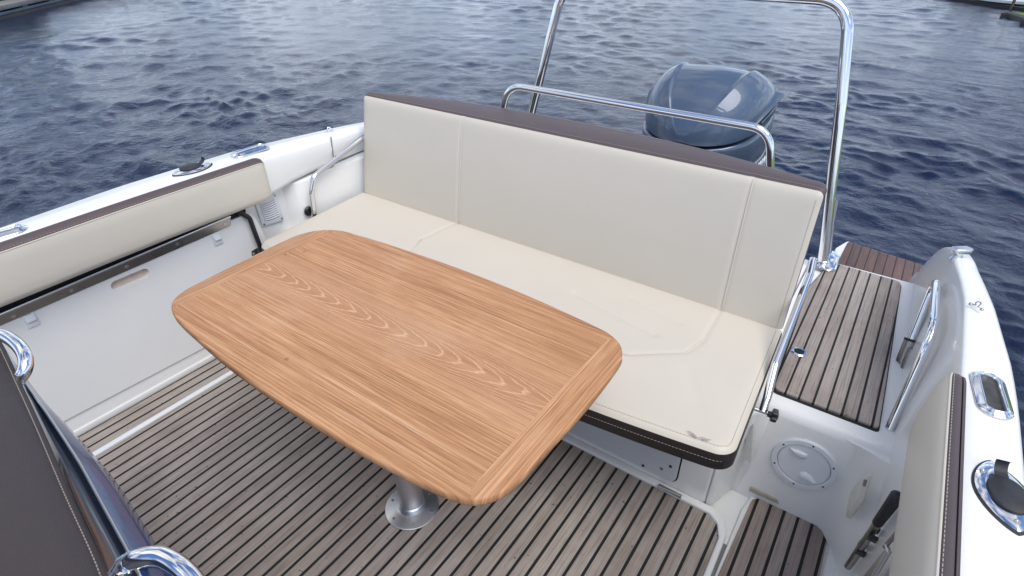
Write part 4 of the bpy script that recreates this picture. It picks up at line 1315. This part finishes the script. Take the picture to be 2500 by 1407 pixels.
def make_fairlead(label):
    t = thing('fairlead', (0, 0, 0), label, 'fairlead', 'oval fairleads in the gunwales')
    g = G()
    g.loft([stadium(0.050, 0.0340, 0.0), stadium(0.050, 0.0345, 0.002), stadium(0.050, 0.033, 0.0045), stadium(0.050, 0.0265, 0.0065), stadium(0.050, 0.0225, 0.0115), stadium(0.050, 0.0195, 0.0125), stadium(0.050, 0.0172, 0.0105), stadium(0.050, 0.0165, 0.002)], cap0=False, cap1=False)
    rg = g.build('rim', CHROME, t, smooth=True, angle=60)
    g = G(); g.loft([stadium(0.050, 0.0178, 0.0015), stadium(0.050, 0.0170, 0.0025)], cap0=True, cap1=True); g.build('opening', 'shadowed hole', t)
    for sx in (1, -1):
        for sy in (1, -1):
            g = G(); g.lathe((sx * 0.058, sy * 0.0265, 0.0052), (0, 0, 1), [(0.0045, 0), (0.004, 0.0014), (0, 0.0018)], 12); g.build('screw', 'brushed steel', rg, smooth=True)
    return t


f1 = make_fairlead('steel oval fairlead just aft of the end of the long side cushion')
for ch in [f1]: ch.location = (-2.128, 1.215, 0.7505); ch.rotation_euler = (0, 0, R(93))
f2 = copy_tree(f1); f2.location = (-2.083, 0.345, 0.7505); f2.rotation_euler = (0, 0, R(83)); f2['label'] = 'steel oval fairlead cut by the picture edge beside the long side cushion'
f3 = copy_tree(f1); f3.scale = (0.9, 0.9, 0.9); f3.location = (0.309, 1.252, 0.7195); f3.rotation_euler = (0, 0, R(97)); f3['label'] = 'steel oval fairlead beside the woven brown cushion, large and seen from above'


def marquise(a, b_, z, n=40):
    return [Vector((a * math.copysign(abs(math.cos(t)) ** 1.05, math.cos(t)), b_ * math.copysign(abs(math.sin(t)) ** 1.5, math.sin(t)), z)) for t in [2 * math.pi * k / n for k in range(n)]]


def make_rodholder(label):
    t = thing('rod_holder', (0, 0, 0), label, 'rod holder', 'capped rod holders in the gunwales')
    g = G(); g.loft([marquise(0.094, 0.052, 0.0), marquise(0.094, 0.052, 0.003), marquise(0.091, 0.0495, 0.004)]); g.build('gasket', 'black rubber', t, smooth=True)
    g = G(); g.loft([marquise(0.089, 0.048, 0.0035), marquise(0.089, 0.048, 0.0060), marquise(0.084, 0.044, 0.0085), marquise(0.066, 0.036, 0.0125), marquise(0.05, 0.03, 0.014)]); fl = g.build('flange', CHROME, t, smooth=True, angle=50)
    for x, y in ((0.070, 0.0), (-0.068, 0.012), (-0.045, -0.027)):
        g = G(); g.lathe((x, y, 0.0105), (0, 0, 1), [(0.0065, 0), (0.0055, 0.0022), (0.002, 0.0026), (0, 0.0012)], 14); g.build('screw', 'brushed steel', fl, smooth=True)
    g = G()
    cap = lambda k, z: [Vector((0.004 + k * (0.040 * math.cos(a) + (0.010 if math.cos(a) > 0.3 else 0)), k * 0.034 * math.sin(a), z)) for a in [2 * math.pi * i / 32 for i in range(32)]]
    g.loft([cap(0.94, 0.0130), cap(1.0, 0.0145), cap(1.0, 0.0185), cap(0.93, 0.0210)]); cp = g.build('rubber_cap', 'black rubber', t, smooth=True, angle=50)
    g = G()
    prof_ = smooth_curve([(-0.034, 0, 0.018), (-0.046, 0, 0.020), (-0.056, 0, 0.029), (-0.059, 0, 0.039), (-0.052, 0, 0.045)], 5)
    for a, b2 in zip(prof_, prof_[1:]):
        pass
    rings_ = [[p + Vector((0, -0.011, -0.0016)), p + Vector((0, 0.011, -0.0016)), p + Vector((0, 0.011, 0.0016)), p + Vector((0, -0.011, 0.0016))] for p in prof_]
    rings_ = [[Vector((q.x + (0.0016 if i >= 2 else -0.0016) * min(1, max(0, (p.z - 0.024) / 0.012)), q.y, q.z)) for i, q in enumerate(rg_)] for p, rg_ in zip(prof_, rings_)]
    g.loft(rings_); g.build('pull_tab', 'black rubber', cp, smooth=True)
    return t


r1 = make_rodholder('chrome rod holder with black cap on the gunwale above the long side cushion')
r1.scale = (0.84, 0.84, 0.84); r1.location = (-2.124, 0.972, 0.7505); r1.rotation_euler = (0, 0, R(272))
r2 = copy_tree(r1); r2.scale = (0.84, 0.84, 0.84); r2.location = (0.323, 0.966, 0.7205); r2.rotation_euler = (0, 0, R(-77)); r2['label'] = 'chrome rod holder with black cap beside the woven brown cushion'

# stern cleat
ct = thing('mooring_cleat', (0.25, 2.05, 0.65), 'polished cleat at the aft tip of the white hull side', 'cleat')
cb = pz(2335, 628, 0.655); ct.location = cb
g = G(); g.lathe(cb + Vector((0, 0, -0.012)), (0, 0, 1), [(0.020, 0), (0.018, 0.010), (0.013, 0.018), (0.012, 0.026), (0.014, 0.030)], 20); g.build('stem', 'anodised aluminium', ct, smooth=True)
g = G(); dirn = Vector((0.75, 0.60, 0)).normalized(); hp = cb + Vector((0.004, 0.002, 0.025))
g.loft([[hp + dirn * s_ + Vector((-dirn.y * x, dirn.x * x, z)) for x, z in ((-w2, -h2), (w2, -h2), (w2 * 0.8, h2), (-w2 * 0.8, h2))] for s_, w2, h2 in ((-0.030, 0.010, 0.005), (-0.022, 0.017, 0.008), (0.022, 0.017, 0.008), (0.036, 0.006, 0.004))])
g.build('horn_bar', 'anodised aluminium', ct, bevel=0.003)

# vent on the left wall
vt = thing('air_vent', (-2.10, 1.21, 0.5), 'white louvred air vent in the side wall near the bench corner', 'vent')
XV = -2.098
q0, q1, q2, q3 = pX(619, 492, XV), pX(672, 470, XV), pX(692, 536, XV), pX(640, 554, XV)
yc0, yc1 = q0.y, q2.y
zt_, zb_ = (q0.z + q1.z) / 2, (q2.z + q3.z) / 2
g = G()
fr_out = roundpoly([q0, q1, q2, q3], 0.008); g.prism(fr_out, (0.006, 0, 0)); vf = g.build('frame', 'white plastic', vt, bevel=0.002)
def vq(u, v_, dx=0.0):
    return (q0 * (1 - u) + q1 * u) * (1 - v_) + (q3 * (1 - u) + q2 * u) * v_ + Vector((dx, 0, 0))
g = G()
for k in range(9):
    v0 = 0.17 + k * 0.077
    crv = [vq(u, v0 + 0.03 * math.sin(math.pi * (u - 0.15) / 0.7) * -1 * -1, 0.0062) for u in np.linspace(0.16, 0.84, 9)]
    lo_ = [vq(u, v0 + 0.030 + 0.03 * math.sin(math.pi * (u - 0.15) / 0.7), 0.0062) for u in np.linspace(0.16, 0.84, 9)]
    g.loft([[a, b2] for a, b2 in zip(crv, lo_)], closed=False, cap0=False, cap1=False)
g.build('louver_gap', 'grey groove', vf)
g = G()
for k in range(9):
    v0 = 0.155 + k * 0.077
    g.tube([vq(u, v0 + 0.03 * math.sin(math.pi * (u - 0.15) / 0.7), 0.007) for u in np.linspace(0.16, 0.84, 9)], 0.0028, 6)
g.build('slat', 'white plastic', vf, smooth=True)
for u, v_ in ((0.09, 0.08), (0.91, 0.08), (0.91, 0.92), (0.09, 0.92)):
    g = G(); g.lathe(vq(u, v_, 0.006), (1, 0, 0), [(0.0045, 0), (0.004, 0.0016), (0, 0.002)], 12); g.build('screw', 'dull steel', vf, smooth=True)

# round inspection hatch in the riser
ih = thing('inspection_hatch', (0.06, 1.40, 0.18), 'round white screw-in hatch in the step riser under the teak platform', 'hatch')
nrm = Vector((0, -0.295, 0.018)).normalized()
hc = pY(1962, 1134, 1.4085)
hc = Vector((hc.x, 1.400 + (hc.z - 0.02) * 0.061, hc.z))
g = G(); g.lathe(hc, nrm, [(0.0885, -0.002), (0.0885, 0.005), (0.086, 0.0080), (0.0735, 0.0088), (0.0718, 0.006), (0.0715, 0.0010)], 64); rgm = g.build('ring', 'white plastic', ih, smooth=True); g = G(); g.lathe(hc + nrm * 0.0016, nrm, [(0.0725, 0.0), (0.0725, 0.001), (0.0685, 0.001), (0.0685, 0.0)], 64); g.build('gap_shade', 'grey groove', rgm)  # dark ring paints the shade in the gap between ring and lid
g = G(); g.lathe(hc, nrm, [(0.0702, 0.000), (0.0700, 0.0042), (0.068, 0.0060), (0.02, 0.0064), (0, 0.0065)], 64); ld = g.build('lid', 'white plastic', ih, smooth=True)
uu_ = Vector((1, 0, 0)); vv_ = nrm.cross(uu_)
vv_ = Vector((0, 0, 1)) - nrm * nrm.z; vv_.normalize()
for s_ in (1, -1):
    cc = hc + (uu_ * -0.020 + vv_ * 0.034) * s_ + nrm * 0.0062
    g = G(); outl = []
    for p in [(-0.034, 0.010), (0.0, 0.014), (0.022, 0.012), (0.024, -0.006), (0.012, -0.016), (-0.008, -0.012)]:
        outl.append((p[0] * s_, p[1] * s_))
    hi_ = [cc + uu_ * x + vv_ * y for x, y in outl]; mid_ = [cc + uu_ * x * 0.6 + vv_ * (y * 0.5 + 0.003 * s_) + nrm * 0.009 for x, y in outl]
    g.loft([hi_, mid_]); g.build('finger_grip', 'white plastic', ld, bevel=0.003, seg=3)
for k in range(6):
    a = R(26 + 60 * k); g = G(); g.lathe(hc + (uu_ * math.cos(a) + vv_ * math.sin(a)) * 0.0795 + nrm * 0.0083, nrm, [(0.0030, 0), (0.0028, 0.0006), (0, 0.0007)], 12); g.build('screw', 'black plastic', rgm)

# deck socket in the platform
so = thing('deck_socket', (-0.055, 1.72, ZT), 'round chrome socket let into the teak platform', 'deck socket')
sc_ = pz(1950, 860, ZT); so.location = sc_
g = G(); g.lathe(sc_ + Vector((0, 0, 0.0005)), (0, 0, 1), [(0.0245, 0), (0.0245, 0.002), (0.021, 0.0042), (0.0155, 0.0036), (0.014, -0.002)], 40); fl = g.build('flange', CHROME, so, smooth=True)
g = G(); g.lathe(sc_ + Vector((0, 0, 0.0008)), (0, 0, 1), [(0.0148, 0), (0.0146, 0.0012), (0, 0.0013)], 32); g.build('opening', 'dark hole', so)
for k in range(3):
    a = R(80 + 120 * k); g = G(); g.lathe(sc_ + Vector((0.0195 * math.cos(a), 0.0195 * math.sin(a), 0.004)), (0, 0, 1), [(0.0022, 0), (0.002, 0.001), (0, 0.0012)], 10); g.build('screw', 'dull steel', fl)

# pad eye on the left gunwale, small snap hook on the right one
pe = thing('pad_eye', (-2.06, 1.56, 0.75), 'small steel pad eye on the gunwale near the backrest', 'pad eye')
pc = pz(804, 321, gzt(1.62) + 0.001); pe.location = pc
g = G(); g.loft([[pc + Vector((p.y, p.x, p.z)) for p in stadium(0.018, 0.007, z)] for z in (0.0, 0.003)]); g.build('plate', CHROME, pe, smooth=True)
g = G(); g.tube([pc + Vector((0, 0.011 * math.cos(a), 0.003 + 0.016 * math.sin(a))) for a in np.linspace(0, math.pi, 14)], 0.0026, 10); g.build('loop', CHROME, pe, smooth=True)
sh = thing('snap_hook', (0.29, 1.62, 0.71), 'tiny curled steel hook lying on the white gunwale', 'hook')
s0 = pz(2388, 748, 0.712); sh.location = s0
g = G(); Q = lambda x, y: pz(1900 + x / 5, 560 + y / 5, 0.7155)
g.tube(smooth_curve([Q(2352, 905), Q(2385, 918), Q(2410, 925), Q(2412, 900), Q(2430, 885), Q(2462, 890), Q(2475, 905), Q(2455, 930), Q(2440, 945), Q(2470, 952)], 6), 0.0016, 10)
g.build('wire', 'dull steel', sh, smooth=True)
for x, y in ((2352, 905), (2488, 972)):
    g = G(); g.lathe(Q(x, y) - Vector((0, 0, 0.004)), (0, 0, 1), [(0.004, 0), (0.0045, 0.003), (0.002, 0.006), (0, 0.0065)], 12); g.build('stud', 'dull steel', sh, smooth=True)

# white toggle latch on the corner facet
la = thing('toggle_latch', (0.2, 1.33, 0.2), 'off-white plastic toggle latch in the corner beside the round hatch', 'latch')
def fc(px, py, off=0.0):      # a point on the slanted facet plane
    n_ = (Vector((0.215, 1.275, -0.05)) - Vector((0.165, 1.388, -0.05))).cross(Vector((0.17, 1.416, 0.325)) - Vector((0.165, 1.388, -0.05))).normalized(); n_ = n_ if n_.y < 0 else -n_; p0 = Vector((0.190, 1.342, -0.05)); d_ = Vector(tuple(_ray(px, py))); c0 = Vector((0, 0, CAMH))
    t = (p0 - c0).dot(n_) / d_.dot(n_); return c0 + d_ * t + n_ * off
g = G(); pl = [fc(2122, 1156), fc(2132, 1160), fc(2126, 1180), (fc(2112, 1222)), fc(2078, 1268), fc(2069, 1262), fc(2082, 1205), fc(2108, 1170)]
n_ = fc(2100, 1200, 1.0) - fc(2100, 1200, 0.0)
pl = [p + n_ * 0.001 for p in pl]; g.loft([pl, [p + n_ * 0.004 for p in pl], [p.lerp(sum(pl, Vector()) / 8, 0.3) + n_ * 0.012 for p in pl]]); g.build('body', 'old white plastic', la, bevel=0.003, seg=3)
g = G(); q = [fc(2122, 1172, 0.007), fc(2126, 1174, 0.007), fc(2121, 1190, 0.007), fc(2118, 1188, 0.007)]; g.prism(q, n_ * 0.006); g.build('catch_slot', 'grey groove', la)

# boat hook with its clips on the right side wall
bh = thing('boat_hook', (0.245, 1.2, 0.2), 'boat hook with black grip clipped to the white side wall', 'boat hook')
XB = 0.236
p_lo, p_mid, p_hi = pX(2070, 1384, XB), pX(2142, 1278, XB), pX(2190, 1222, XB)
dirb = (p_hi - p_lo).normalized()
g = G(); g.tube([p_lo, p_lo + dirb * 0.03, p_mid + dirb * 0.01], [0.0085, 0.0092, 0.0092], 18); g.build('shaft', 'dull steel', bh, smooth=True)
g = G(); L_ = (p_hi - p_mid).length
rp_ = []
for k in range(40):
    t = k / 39; r_ = 0.0108 + 0.0030 * t + 0.0007 * math.sin(k * 2.1)
    if k == 39: r_ = 0.006
    if k == 38: r_ = 0.0115
    rp_.append((max(r_, 0.004), L_ * t))
g.lathe(p_mid, dirb, [(0.0095, -0.001)] + rp_, 22); g.build('grip', 'black rubber', bh, smooth=True)
for px, py in ((2128, 1302), (2100, 1338)):
    p = pX(px, py, XB); g = G(); side = dirb.cross(Vector((1, 0, 0))).normalized()
    for s_ in (1, -1):
        c0 = p + side * 0.0125 * s_
        g.prism(roundpoly([c0 + dirb * 0.012 + side * 0.004, c0 + dirb * 0.012 - side * 0.004, c0 - dirb * 0.012 - side * 0.004, c0 - dirb * 0.012 + side * 0.004], 0.003, 3), (0.014, 0, 0))
        g.prism(roundpoly([c0 + dirb * 0.012 + side * 0.003 * s_, c0 + dirb * 0.012 - side * 0.006 * s_, c0 - dirb * 0.012 - side * 0.006 * s_, c0 - dirb * 0.012 + side * 0.003 * s_], 0.002, 3), (-0.006, 0, 0))
    g.build('spring_clip', 'black plastic', bh, bevel=0.001)
# steel bracket with a slanted leg, lower right
bk = thing('folding_bracket', (0.235, 1.05, 0.2), 'dark steel folding bracket below the boat hook', 'bracket')
XK = 0.228
g = G()
g.prism([pX(2166, 1332, XK), pX(2170, 1345, XK), pX(2140, 1395, XK), pX(2105, 1440, XK), pX(2075, 1440, XK), pX(2112, 1400, XK)], (0.006, 0, 0)); pk = g.build('plate', 'dull steel', bk, bevel=0.002)
g = G(); g.tube([pX(2164, 1330, XK), pX(2168, 1348, XK), pX(2130, 1412, XK)], 0.004, 10); g.build('lip', 'brushed steel', pk, smooth=True)
g = G(); g.tube([pX(2160, 1336, XK), pX(2200, 1290, XK + 0.004)], 0.0045, 10); g.build('leg', 'dull steel', bk, smooth=True)

# ------------------------------------------------------------------ helm seat back, near left corner
hs_ = thing('helm_seat', (-1.0, 0.05, 0.0), 'dark brown seat back with navy shell in the near corner', 'seat')
e0 = [(-60, 735), (0, 836), (45, 930), (100, 1050), (165, 1200), (230, 1340), (262, 1418), (290, 1490)]
zE = 0.85
c0 = smooth_curve([pz(x, y, zE) for x, y in e0], 8)
g = G(); rings = []
# padded vinyl top: rolls over the edge and falls away forward
for k, (dy, dz) in enumerate(((0.0, -0.016), (0.002, -0.007), (-0.004, 0.0), (-0.03, 0.006), (-0.10, 0.008), (-0.25, 0.004), (-0.42, -0.02))):
    rings.append([p + Vector((0, dy, dz)) for p in c0])
g.loft(rings, closed=False, cap0=False, cap1=False); cov = g.build('cushion', 'seat back vinyl', hs_, smooth='all')
g = G(); dashes(g, [p + Vector((0, -0.004, 0.0022)) for p in c0], 0.0008, 0.004, 0.0025); g.build('stitching', 'dark thread', cov)
o1 = [(-60, 770), (10, 858), (68, 935), (140, 1012), (205, 1085), (246, 1135), (306, 1228), (372, 1335), (414, 1412), (450, 1490)]
zO = 0.80
c3 = smooth_curve([pz(x, y, zO) for x, y in o1], 8)
def resample(c, n):
    L = [0]
    for a, b2 in zip(c, c[1:]): L.append(L[-1] + (b2 - a).length)
    return [Vector((np.interp(s_, L, [p.x for p in c]), np.interp(s_, L, [p.y for p in c]), np.interp(s_, L, [p.z for p in c]))) for s_ in np.linspace(0, L[-1], n)]
A0 = resample([p + Vector((0, 0.001, -0.012)) for p in c0], 60); A3 = resample(c3, 60)
ln = lambda t, dz: [a.lerp(b2, t) + Vector((0, 0, dz)) for a, b2 in zip(A0, A3)]
g = G(); g.loft([ln(0.0, -0.004), ln(0.15, -0.012), ln(0.40, -0.016), ln(0.50, -0.013)], closed=False, cap0=False, cap1=False); g.build('shell_panel', 'dark navy gelcoat', hs_, smooth='all')
g = G(); g.loft([ln(0.50, -0.013), ln(0.52, -0.005), ln(0.545, -0.003), ln(0.92, -0.006), ln(0.955, -0.008), ln(1.0, -0.018), [p + Vector((0.002, 0.006, -0.045)) for p in A3], [Vector((p.x, p.y - 0.03, 0.45)) for p in A3], [Vector((p.x, p.y - 0.06, 0.0)) for p in A3]], closed=False, cap0=False, cap1=False); g.build('shell', 'navy gelcoat', hs_, smooth=True, angle=22)
g = G(); g.tube([p + Vector((0, 0, 0.001)) for p in ln(0.51, -0.006)], 0.0022, 8); g.build('trim_line', 'brushed steel', hs_, smooth=True)
# chrome grab handles at both corners
g = G()
g.tube(smooth_curve([pz(296, 1396, 0.795), pz(320, 1372, 0.813), pz(352, 1362, 0.82), pz(395, 1362, 0.822), pz(440, 1388, 0.82), pz(478, 1430, 0.81), pz(500, 1480, 0.80)], 8), 0.0135, 22); hd = g.build('grab_handle', CHROME, hs_, smooth=True)
g = G(); a_, b2 = pz(335, 1366, 0.8165), pz(306, 1386, 0.803); g.lathe(b2, (a_ - b2), [(0.0165, -0.02), (0.0165, 0.012), (0.0158, 0.015), (0.0137, 0.016)], 28); g.build('collar', CHROME, hd, smooth=True)
g = G()
g.tube(smooth_curve([pz(-70, 812, 0.865), pz(-20, 812, 0.868), pz(25, 828, 0.87), pz(58, 862, 0.865), pz(62, 900, 0.85), pz(40, 935, 0.83)], 8), 0.0115, 22); g.build('grab_handle', CHROME, hs_, smooth=True)


# ------------------------------------------------------------------ far banks
def leaf_crown(g, c, rx, ry, rz, n, size, seed):
    rr = random.Random(seed)
    lobes = [(Vector((rr.uniform(-0.6, 0.6) * rx, rr.uniform(-0.6, 0.6) * ry, rr.uniform(-0.35, 0.6) * rz)), rr.uniform(0.4, 0.62)) for _ in range(9)]
    for _ in range(n):
        lc_, lr_ = rr.choice(lobes)
        d_ = Vector((rr.gauss(0, 1), rr.gauss(0, 1), rr.gauss(0, 1))).normalized() * (lr_ * rr.uniform(0.55, 1.05))
        p = c + lc_ + Vector((d_.x * rx, d_.y * ry, d_.z * rz))
        a = Vector((rr.gauss(0, 1), rr.gauss(0, 1), rr.gauss(0, 1))).normalized(); b2 = a.orthogonal().normalized()
        s_ = size * rr.uniform(0.6, 1.4)
        g.add([p - a * s_, p + b2 * s_ * 0.55, p + a * s_, p - b2 * s_ * 0.55], [(0, 1, 2, 3)])


def shrub(name, c, rx, ry, rz, label, cat, mat, n=900, size=0.09, seed=1, group=None, trunk=0.0):
    t = thing(name, (c[0], c[1], c[2]), label, cat, group)
    base = Vector(c); g = G(); leaf_crown(g, base + Vector((0, 0, trunk + rz * 0.75)), rx, ry, rz, n, size, seed); g.build('crown', mat, t)
    g = G()
    hgt = trunk + rz * 0.8
    g.tube([base, base + Vector((0.05, 0.02, hgt * 0.5)), base + Vector((0.02, 0.06, hgt))], [0.07 + 0.03 * trunk, 0.05 + 0.02 * trunk, 0.02], 8)
    for k in range(4):
        a = k * 1.6 + seed; g.tube([base + Vector((0.04, 0.02, hgt * 0.45)), base + Vector((math.cos(a) * rx * 0.5, math.sin(a) * ry * 0.5, hgt * 0.95))], [0.035, 0.012], 6)
    g.build('trunk', 'bark', t, smooth=True)
    return t


# left: low landing stage seen across the water
JA, JB = pz(0, 50, WL), pz(200, 0, WL)
JA.z = JB.z = 0
jd = (JB - JA).normalized(); jn = Vector((-jd.y, jd.x, 0))
if jn.dot(JA) < 0: jn = -jn
jt = thing('landing_stage', (JA.x, JA.y, WL), 'low grey landing stage on dark piles in the far left corner', 'landing stage')
def jbox(g, s0, s1, d0, d1, z0, z1):
    P_ = [JA + jd * s + jn * d_ for s, d_ in ((s0, d0), (s1, d0), (s1, d1), (s0, d1))]
    g.prism([Vector((p.x, p.y, WL + z0)) for p in P_], (0, 0, z1 - z0))
g = G(); jbox(g, -14, 22, 0.0, 0.25, -0.5, 0.065); g.build('foot_timber', 'wet timber', jt, bevel=0.01)
g = G(); jbox(g, -14, 22, 0.05, 0.20, 0.070, 0.135); g.build('waling', 'blue beam', jt, bevel=0.01)
g = G(); jbox(g, -14, 22, 0.45, 0.6, -0.5, 0.17); g.build('back_boards', 'wet timber', jt)
k = -13.6
while k < 21:
    g = G(); jbox(g, k, k + 0.22, 0.06, 0.44, 0.138, 0.172); g.build('block', 'weathered board', jt); k += 1.35
k = -14.0
while k < 22:
    g = G(); jbox(g, k, k + 1.78, 0.02, 0.10, 0.175, 0.275); g.build('fascia_board', 'weathered board', jt, bevel=0.008); k += 1.8
g = G(); jbox(g, -14, 22, 0.104, 0.55, 0.23, 0.268); g.build('deck', 'weathered board', jt)


def bank(name, poly, z, mat):
    g = G(); g.prism([Vector((p[0], p[1], -1.5)) for p in poly], (0, 0, 1.5 + z)); o = g.build(name, mat); o['kind'] = 'structure'; return o


a_, b2 = JA + jd * -15 + jn * 0.62, JA + jd * 120 + jn * 0.62
bank('left_bank', [(a_.x, a_.y), (b2.x, b2.y), (b2.x - 200, b2.y - 60), (a_.x - 200, a_.y - 60)], WL + 0.22, 'grass')
for k, (s, d_, rx, rz, mt) in enumerate(((-1.6, 2.6, 1.0, 0.45, 'light foliage'), (0.3, 2.9, 0.9, 0.6, 'foliage'), (-4.2, 3.0, 1.4, 1.0, 'foliage'))):
    p = JA + jd * s + jn * d_ if k else JA * (1 + 1.9 / JA.length) + jd * 0.3
    shrub('bush', (p.x, p.y, WL + 0.22), rx, rx * 0.8, rz, ['pale green bush behind the landing stage', 'small dark bush behind the landing stage', 'big bush at the near end of the landing stage'][k], 'bush', mt, 1100, 0.07, 5 + k, 'bushes behind the landing stage')

# right: bank edge with grass, shrub, post, and a moored boat
C0, C1 = pz(2449, 40, WL), pz(2500, 58, WL)
C0.z = C1.z = 0
bd_ = (C1 - C0).normalized(); bn = Vector((-bd_.y, bd_.x, 0))
if bn.x < 0: bn = -bn
ed = thing('timber_edging', (C0.x, C0.y, WL), 'black timber edging of the grass bank in the far right corner', 'bank edging')
def ebox(g, s0, s1, d0, d1, z0, z1, O=C0, d_=bd_, n_=bn):
    P_ = [O + d_ * s + n_ * q_ for s, q_ in ((s0, d0), (s1, d0), (s1, d1), (s0, d1))]
    g.prism([Vector((p.x, p.y, WL + z0)) for p in P_], (0, 0, z1 - z0))
g = G(); ebox(g, 0, 9, 0, 0.12, -0.5, 0.10); g.build('board', 'wet timber', ed, bevel=0.01)
g = G(); ebox(g, 0.0, 0.12, 0.122, 5, -0.5, 0.097); g.build('board', 'wet timber', ed, bevel=0.01)
for k in range(7):
    g = G(); p = C0 + bd_ * (0.15 + k * 1.25) - bn * 0.06; g.lathe((p.x, p.y, WL - 0.4), (0, 0, 1), [(0.05, 0), (0.05, 0.47), (0.04, 0.49)], 10); g.build('pile', 'wet timber', ed, smooth=True)
q_ = [C0 + bd_ * 0.12 + bn * 0.122, C0 + bd_ * 30 + bn * 0.122, C0 + bd_ * 30 + bn * 60, C0 + bd_ * 0.12 + bn * 60]
bank('right_bank', [(p.x, p.y) for p in q_], WL + 0.105, 'grass')
D0, D1 = pz(2330, 2, WL), pz(2402, 13, WL)
D0.z = D1.z = 0
dd_ = (D1 - D0).normalized(); dn_ = Vector((-dd_.y, dd_.x, 0))
if dn_.y < 0: dn_ = -dn_
q_ = [D0 - dd_ * 60, D0 + dd_ * 14, D0 + dd_ * 14 + dn_ * 80, D0 - dd_ * 60 + dn_ * 80]
bank('far_bank', [(p.x + dn_.x * 0.2, p.y + dn_.y * 0.2) for p in q_], WL + 0.08, 'grass')
fe = thing('timber_edging', (D0.x, D0.y, WL), 'dark timber edging of the farther bank behind the moored boat', 'bank edging')
g = G(); ebox(g, -60, 14, 0, 0.15, -0.5, 0.07, D0, dd_, dn_); g.build('board', 'wet timber', fe)
p = C0 + bd_ * -0.4 + bn * 1.2
shrub('bush', (C0.x + 1.5, C0.y + 1.0, WL + 0.10), 0.8, 0.8, 0.42, 'dark green bush on the grass bank in the far right corner', 'bush', 'foliage', 1300, 0.06, 21)
po_ = pz(2469, 28, WL); g = G(); g.lathe((po_.x, po_.y + 0.5, WL - 0.3), (0, 0, 1), [(0.035, 0), (0.035, 0.62), (0.03, 0.64)], 12); tag(g.build('mooring_post', 'bark', smooth=True), 'pale wooden mooring post between moored boat and grass bank', 'post')
# moored boat
M0, M1 = pz(2402, 13, WL), pz(2462, 27, WL)
M0.z = M1.z = 0
md_ = (M1 - M0).normalized(); mn = Vector((-md_.y, md_.x, 0))
if mn.y < 0: mn = -mn
mb = thing('moored_boat', (M0.x, M0.y, WL), 'dark blue boat with white upper works moored at the right bank', 'boat')
Lm = 2.6
ML = (M1 - M0).length
def mp_(s, d_, z): p = M0 + md_ * s + mn * d_; return Vector((p.x, p.y, WL + z))
g = G(); rings = []
for t in np.linspace(0, 1, 14):
    s = -3.2 + (3.2 + ML) * t; w2 = 0.85 * (1 - (max(0, t - 0.62) / 0.38) ** 2.2) + 0.02
    sheer = 0.075 + 0.05 * t ** 2
    rings.append([mp_(s, 0.85 - w2 * 0.8, -0.3), mp_(s, 0.85 - w2, 0.02), mp_(s, 0.85 - w2 * 1.03, sheer), mp_(s, 0.85 + w2 * 1.03, sheer), mp_(s, 0.85 + w2, 0.02), mp_(s, 0.85 + w2 * 0.8, -0.3)])
g.loft(rings); g.build('hull', 'boat navy', mb, smooth=True, angle=40)
g = G(); rings = []
for t in np.linspace(0, 0.96, 14):
    s = -3.18 + (3.2 + ML) * t; w2 = 0.84 * (1 - (max(0, t - 0.62) / 0.38) ** 2.2) + 0.01; sheer = 0.078 + 0.05 * t ** 2
    rings.append([mp_(s, 0.85 - w2, sheer), mp_(s, 0.85 - w2, sheer + 0.06), mp_(s, 0.85 - w2 * 0.9, sheer + 0.10), mp_(s, 0.85 + w2 * 0.9, sheer + 0.10), mp_(s, 0.85 + w2, sheer + 0.06), mp_(s, 0.85 + w2, sheer)])
g.loft(rings); g.build('deck', 'boat white', mb, smooth=True, angle=30)
g = G(); g.prism([mp_(s, d_, 0.21) for s, d_ in ((-2.6, 0.3), (-0.2, 0.35), (-0.2, 1.35), (-2.6, 1.4))], (0, 0, 0.45)); cb_ = g.build('cabin', 'boat white', mb, bevel=0.05, seg=3)
for k in range(4):
    g = G(); s = -2.4 + k * 0.55; g.prism([mp_(s, 0.29, 0.42), mp_(s + 0.38, 0.29, 0.42), mp_(s + 0.38, 0.30, 0.62), mp_(s, 0.30, 0.62)], mn * 0.02); g.build('window', 'window glass', cb_)
